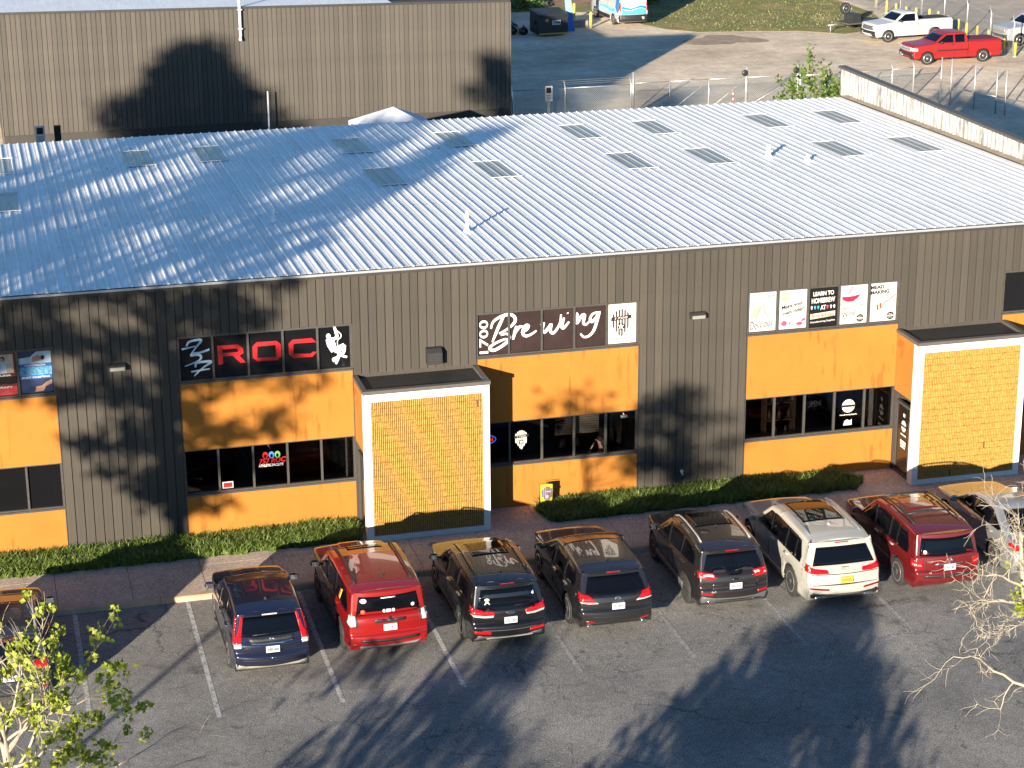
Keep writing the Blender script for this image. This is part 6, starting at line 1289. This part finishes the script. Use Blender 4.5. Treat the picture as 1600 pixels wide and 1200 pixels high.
q = MB(); q.prism([(53.6, 62), (140, 62), (140, 95), (53.6, 95)], lambda a, c, d: (a, c, d), .010, -.02); tag(q.build('gravel_yard', mat('gravel', (.40, .33, .26), .95, var=.25, vscale=.6, detail=8), None, recalc=True), kind='structure')
# ---------------------------------------------------------------- trees and grass
def leafmat(name, c1, c2, trans=.35):
    m = bpy.data.materials.new(name); m.use_nodes = True; n = m.node_tree.nodes; l = m.node_tree.links; b = n['Principled BSDF']; o = n['Material Output']
    geo = n.new('ShaderNodeNewGeometry'); r = ramp(n, [(0, c1), (1, c2)]); l.new(geo.outputs['Random Per Island'], r.inputs[0]); l.new(r.outputs[0], b.inputs['Base Color']); b.inputs['Roughness'].default_value = .5
    t = n.new('ShaderNodeBsdfTranslucent'); l.new(r.outputs[0], t.inputs[0]); x = n.new('ShaderNodeMixShader'); x.inputs[0].default_value = trans
    l.new(b.outputs[0], x.inputs[1]); l.new(t.outputs[0], x.inputs[2]); l.new(x.outputs[0], o.inputs[0]); MATS[name] = m; return m
SPRING = leafmat('spring_leaves', (.19, .25, .02), (.38, .40, .06)); PINE = leafmat('pine_needles', (.03, .055, .018), (.07, .10, .03), .1); SHRUB = leafmat('shrub_leaves', (.05, .11, .015), (.14, .20, .035)); BLADE = leafmat('grass_blades', (.07, .115, .02), (.17, .23, .045), .25)
PALEB = mat('pale_bark', (.31, .265, .20), .8, var=.3, vscale=6, bump=.4, bscale=20); BARK = mat('brown_bark', (.12, .085, .06), .9, var=.3, vscale=4, bump=.6, bscale=8)
def leaf(q, p, d, size, rn, fold=.25):
    d = d.normalized(); up = Vector((rn.uniform(-1, 1), rn.uniform(-1, 1), rn.uniform(-.3, 1))); s = d.cross(up)
    if s.length < .05: s = Vector((1, 0, 0))
    s = s.normalized(); nn = s.cross(d)
    b = len(q.v); w = size*.42
    q.v += [tuple(p), tuple(p+d*size*.45+s*w+nn*size*fold*.5), tuple(p+d*size), tuple(p+d*size*.45-s*w+nn*size*fold*.5)]
    q.face((b, b+1, b+2)); q.face((b, b+2, b+3))
def rdir(rn): 
    while True:
        v = Vector((rn.uniform(-1, 1), rn.uniform(-1, 1), rn.uniform(-1, 1)))
        if .05 < v.length < 1: return v.normalized()
def grow(q, tips, p, d, length, r, depth, rn, bend=.25, up=.12, spread=.75, nkids=(2, 3), shrink=.72, side=True, bias=None):
    """one limb as a tapered, wandering tube; side shoots and a fork at its end"""
    n = 5 if depth > 1 else 4; pts = [p]; rad = [r]; dd = d.normalized(); kids = []
    for i in range(n):
        dd = (dd + rdir(rn)*bend + Vector((0, 0, up)) + (bias if bias else Vector((0, 0, 0)))*.05).normalized(); pts.append(pts[-1]+dd*length/n); rad.append(r*(1-(1-shrink*.75)*(i+1)/n))
        if side and depth > 0 and i >= 1 and rn.random() < .75: kids.append((pts[-1], (dd+rdir(rn)*spread*1.3).normalized(), length*rn.uniform(.4, .7), rad[-1]*.5))
    q.tube(pts, rad, 6 if r > .03 else 4, cap=False)
    if depth == 0: tips.append((pts[-1], dd)); tips.append((pts[2], dd)); return
    for k in range(rn.randint(*nkids)): kids.append((pts[-1], (dd+rdir(rn)*spread).normalized(), length*rn.uniform(.6, .85), rad[-1]*.8))
    for kp, kd, kl, kr in kids: grow(q, tips, kp, kd, kl, max(kr, .005), depth-1, rn, bend, up, spread, nkids, shrink, side, bias)
# tree at lower left, in young leaf
t = thing('tree', 'tree in bright young leaf rising at the lower left corner', 'tree', (-9.33, -22.5, 0)); rn = random.Random(11)
q = MB(); tips = []
q.tube([(.0, 0, 0), (.03, .02, .6), (-.05, .0, 1.3), (-.12, 0, 2.0)], [.12, .10, .085, .07], 9)
for z0, dd_, ln, r_ in ((.55, Vector((.9, -.1, .50)), 1.55, .04), (.7, Vector((1., -.35, .30)), 1.6, .035), (1.1, Vector((.75, .15, .65)), 1.4, .035), (1.3, Vector((1., -.1, .42)), 1.5, .035), (1.5, Vector((.35, .2, 1.)), 1.3, .035), (1.9, Vector((.1, .1, 1.1)), 1.25, .04), (1.95, Vector((-.35, .1, 1.1)), 1.3, .04), (1.6, Vector((-.9, .1, .7)), 1.5, .04), (1.2, Vector((-.4, -.8, .6)), 1.4, .035), (1.4, Vector((.2, .9, .6)), 1.2, .035), (.6, Vector((.5, -.9, .5)), 1.4, .035), (.45, Vector((1., -.5, .12)), 2.1, .035), (1.0, Vector((.5, -.6, .8)), 1.3, .03)):
    grow(q, tips, Vector((-.02, 0, z0)), dd_, ln, r_, 2, rn, .24, .03, .62)
KS, KZ = .74, 5.53                                     # the crown sits on a tall clear stem
q.v = [(x*KS, y*KS, z*KS+KZ) for x, y, z in q.v]; tips = [(Vector((p.x*KS, p.y*KS, p.z*KS+KZ)), d) for p, d in tips]
q.tube([(.05, -.05, 0), (.02, -.02, 2.0), (-.04, .03, 4.0), (0, 0, KZ+.02)], [.085, .08, .075, .07], 10)
low = []
for k in range(5): an = 2*pi*k/5+.4; grow(q, low, Vector((0, 0, 2.0+.2*k)), Vector((cos(an), sin(an), .5)), 1.3, .035, 2, rn, .22, .0, .6)  # unseen low limbs, added for the streaky shade they cast on the asphalt
tips += [(p, d) for p, d in low if p.z < 3.7]
q.build('trunk', PALEB, t)
lf = MB()
for p, d in tips:
    if p.x > 2.15 or rn.random() < (.82 if p.x < .75 and p.z > 6.9 else .50): continue
    sz = rn.uniform(.08, .15)
    for k in range(rn.randint(8, 16)): leaf(lf, p+rdir(rn)*sz*rn.random()**.5, (rdir(rn)+Vector((0, 0, .35))+d*.4), rn.uniform(.07, .125), rn)
lf.build('crown', SPRING, t)
# bare pale tree at right
t = thing('tree', 'bare pale barked tree with twisted branches at the right edge', 'tree', (11.0, -16.7, 0)); rn = random.Random(6)
q = MB(); tips = []
q.tube([(.5, 0, 0), (.35, 0, 1.4), (.0, .05, 2.6), (-.42, .08, 3.7), (-.55, .12, 4.6), (-.62, .15, 5.3)], [.15, .13, .10, .075, .05, .03], 9)
for x0, z0, dd_, ln, r_ in ((.25, 1.75, Vector((-1., .05, .10)), 1.2, .045), (-.05, 2.75, Vector((-.6, .1, .8)), .6, .025), (-.42, 3.7, Vector((-1., .1, .15)), .85, .03), (-.48, 4.1, Vector((-.8, .1, .5)), .8, .026), (-.55, 4.6, Vector((-.6, .1, .8)), .8, .026), (-.6, 5.1, Vector((-.1, .1, 1.)), .85, .024), (-.6, 5.2, Vector((.4, .1, 1.)), .85, .024), (-.5, 4.4, Vector((.6, .1, .8)), .9, .026), (-.3, 3.4, Vector((.8, .2, .6)), 1.0, .03), (-.3, 3.3, Vector((-1., -.1, -.1)), .8, .026)):
    grow(q, tips, Vector((x0, .08, z0)), dd_, ln, r_, 3, rn, .42, -.01, .85, (1, 2), .7)
q.build('trunk', PALEB, t)
lf = MB()
for p, d in tips:
    if 3.6 < p.z < 4.4 and -.9 < p.x < .1 and rn.random() < .6:
        for k in range(7): leaf(lf, p+rdir(rn)*.08, rdir(rn)+d, rn.uniform(.07, .12), rn)
lf.build('crown', SPRING, t)
# tall trees outside the frame: they throw the shade on roof, facade and asphalt
def at_ws(w, s): return (s*SDX+w*SDY, s*SDY-w*SDX)
def crown_tree(label, w, s, top, bot, rad, n, csz, lsz, m_, seed, dens=26, shape_=1.0, name='tree', flat=.55, tr=1.):
    x, y = at_ws(w, s); t = thing(name, label, 'tree', (x, y, 0), 0, 'tall trees that shade the site'); rn = random.Random(seed)
    q = MB(); q.tube([(0, 0, 0), (.1, .1, top*.35), (-.1, .05, top*.7), (0, 0, top*.97)], [(top*.013+.04)*tr, (top*.011+.03)*tr, (top*.007+.02)*tr, .03*tr], 8); lf = MB()
    for k in range(n):
        f = (k+rn.random())/n; z = bot+(top-bot)*f; prof = max(.12, sin(pi*min(1, (f*.92+.10))**shape_)); a = rn.uniform(0, 2*pi); rr = rad*prof*sqrt(rn.uniform(.05, 1))
        c = Vector((rr*cos(a), rr*sin(a), z)); b0 = Vector((0, 0, max(bot*.8, z-rr*.35))); q.tube([b0, (b0+c)/2+Vector((0, 0, .2)), c], [.05+.02*rn.random(), .035, .015], 4, cap=False)
        sz = csz*rn.uniform(.6, 1.3)
        for j in range(dens):
            o = rdir(rn)*sz*rn.random()**.4; o.z *= flat; leaf(lf, c+o, rdir(rn), lsz*rn.uniform(.7, 1.3), rn)
    q.build('trunk', BARK, t); lf.build('crown', m_, t)
K = .198
S0 = -38
hz_ = lambda h, s: h-K*s
crown_tree('tall pine left of the view throwing dappled shade on the white roof', -14.2, S0, hz_(13.7, S0), hz_(6.2, S0), 3.3, 80, .80, .36, PINE, 21, 32)
crown_tree('broad pine left of the view shading the middle of the roof', -8.6, S0-3, hz_(12.6, S0-3), hz_(3.6, S0-3), 3.9, 145, .82, .36, PINE, 22, 34)
crown_tree('pine left of the view whose shade reaches the orange panels', -3.9, S0+4, hz_(10.6, S0+4), hz_(.4, S0+4), 2.75, 145, .64, .30, PINE, 23, 30)
crown_tree('round crowned tree whose shade falls on the rear brown wall', -26.3, S0, hz_(13.2, S0), hz_(4, S0), 4.1, 170, 1.15, .5, PINE, 24, 40)
SD = -27
crown_tree('airy tree left of the view that shades the siding between the right bays', 7.4, -40, hz_(4.1, -40), hz_(1.3, -40), 1.9, 60, .42, .18, SHRUB, 26, 18, tr=.3)
crown_tree('low spreading tree outside the view that streaks the asphalt', 6.5, -34, hz_(-.95, -34), hz_(-4.2, -34), 3.1, 120, .42, .17, SHRUB, 28, 18, .8, tr=.25)
crown_tree('dense oak below the view whose shade lies on the asphalt', 13.2, SD, hz_(-.05, SD), hz_(-4.2, SD), 3.6, 250, .58, .20, SHRUB, 25, 42, .85)
# lamp post whose shaft shadow crosses the empty bay
x, y = at_ws(-.55, -31); t = thing('lamp_post', 'lamp post outside the view at left', 'lamp post', (x, y, 0)); MB().lathe([(.12, 0), (.10, .3), (.075, .35), (.06, 4.9)], 10).build('shaft', DARKTRIM, t); MB().box(-.2, .2, -.12, .12, 4.901, 5.0).build('lamp_head', DARKTRIM, t)
# sapling behind the roof corner
t = thing('shrub_tree', 'leafy sapling growing behind the far roof corner beside the parapet', 'tree', (22.75, 24.2, 0)); rn = random.Random(9); q = MB(); tips = []
q.tube([(0, 0, 0), (.1, 0, 3), (.3, .1, 5.2)], [.09, .07, .05], 7)
for dd_, ln, z0 in ((Vector((-.05, 0, 1)), 1.35, 5.0), (Vector((.3, .1, 1)), 1.0, 4.9), (Vector((-.6, .0, .7)), 1.0, 4.8), (Vector((.6, .2, .9)), 1.0, 4.8), (Vector((-.9, .1, .7)), .9, 4.8)): grow(q, tips, Vector((.25, .08, z0)), dd_, ln, .03, 2, rn, .2, .08, .5)
q.build('trunk', BARK, t); lf = MB()
for p, d in tips:
    for k in range(5): leaf(lf, p+rdir(rn)*.12, rdir(rn)+Vector((0, 0, .3)), rn.uniform(.12, .2), rn)
lf.build('crown', SHRUB, t)
# dark scrub behind the dumpster
for k, (x, y, r_, lb) in enumerate(((25.0, 90, 2.2, 'dark scrubby bush behind the rubbish bags'), (28.6, 91.5, 2.0, 'dark scrubby bush behind the dumpster'), (37.5, 91.5, 1.6, 'bush with olive leaves right of the van'), (46, 92.5, 1.7, 'bush at the far edge of the grass field'))):
    t = thing('bush', lb, 'bush', (x, y, 0), 0, 'bushes along the far bank'); rn = random.Random(40+k); lf = MB(); q = MB()
    for j in range(14): d = (rdir(rn)*Vector((1, 1, .5))+Vector((0, 0, .5))); q.tube([(0, 0, 0), d*r_*.5, d*r_*.8], [.05, .03, .01], 4, cap=False)
    for j in range(700): d = rdir(rn); p = Vector((d.x*r_, d.y*r_*.8, abs(d.z)*r_*.9))*rn.random()**.35; leaf(lf, p, rdir(rn), rn.uniform(.15, .3), rn)
    q.build('stems', BARK, t); lf.build('foliage', SHRUB, t)
# lawn strips in front of the wall
def lawn(name, poly, n, seed, zb=.13, h=(.13, .32)):
    rn = random.Random(seed); xs = [p[0] for p in poly]; ys = [p[1] for p in poly]; q = MB(); c = 0
    def ins(x, y):
        r = False; j = len(poly)-1
        for i in range(len(poly)):
            if (poly[i][1] > y) != (poly[j][1] > y) and x < (poly[j][0]-poly[i][0])*(y-poly[i][1])/(poly[j][1]-poly[i][1])+poly[i][0]: r = not r
            j = i
        return r
    while c < n:
        x, y = rn.uniform(min(xs), max(xs)), rn.uniform(min(ys), max(ys))
        if not ins(x+.08*sin(x*9)*0, y+.06*sin(x*7)+.04*sin(x*17)): continue
        cl = .6+.4*sin(x*2.3+1)*sin(y*5+x*.7); hh = rn.uniform(*h)*(.7+.6*cl*rn.random()); a = rn.uniform(0, 2*pi); w = rn.uniform(.009, .02); lx, ly = rn.gauss(0, .5)*hh, rn.gauss(0, .5)*hh-.12*hh
        b = len(q.v); cx_, sy_ = cos(a)*w, sin(a)*w
        q.v += [(x-cx_, y-sy_, zb), (x+cx_, y+sy_, zb), (x+lx*.5+cx_*.8, y+ly*.5+sy_*.8, zb+hh*.65), (x+lx*.5-cx_*.8, y+ly*.5-sy_*.8, zb+hh*.65), (x+lx, y+ly, zb+hh)]
        q.face((b, b+1, b+2, b+3)); q.face((b+3, b+2, b+4)); c += 1
    return tag(q.build(name, BLADE), kind='stuff')
for nm, poly, n, sd in (('lawn_soil', [(-20, -1.32), (-.12, -1.25), (-.1, -.02), (-20, -.02)], 0, 0), ('lawn_soil', [(4.85, -.3), (5.1, -1.4), (13.6, -1.25), (14.1, -.9), (13.4, -.02), (5.2, -.02)], 0, 0)):
    q = MB(); q.prism(poly, lambda a, c, d: (a, c, d), .142, .10); tag(q.build(nm, mat('lawn_soil', (.035, .04, .014), .95), recalc=True), kind='structure')
tag(lawn('grass_strip', [(-13, -1.36), (-.10, -1.28), (-.06, -.02), (-13, -.02)], 30000, 1), 'lush green grass strip along the wall left of the entrance box', 'grass')
tag(lawn('grass_strip', [(4.8, -.35), (5.0, -1.42), (13.7, -1.3), (14.2, -.9), (13.5, -.02), (5.2, -.02)], 22000, 2), 'lush green grass strip along the wall between the entrance boxes', 'grass')
# scattered tufts on the field
rn = random.Random(77); q = MB()
for k in range(2600):
    x, y = rn.uniform(35.5, 51), rn.uniform(77, 92)
    if x < 37.5 and y < 80.5: continue
    hh = rn.uniform(.04, .14); a = rn.uniform(0, 6.28); b = len(q.v); q.v += [(x-.05*cos(a), y-.05*sin(a), 0), (x+.05*cos(a), y+.05*sin(a), 0), (x+rn.gauss(0, .06), y+rn.gauss(0, .06), hh)]; q.face((b, b+1, b+2))
tag(tag(q.build('meadow_tufts', leafmat('dry_tufts', (.10, .12, .025), (.24, .21, .08), .2)), 'rough grass tufts scattered over the field behind the lot', 'grass'), kind='stuff')
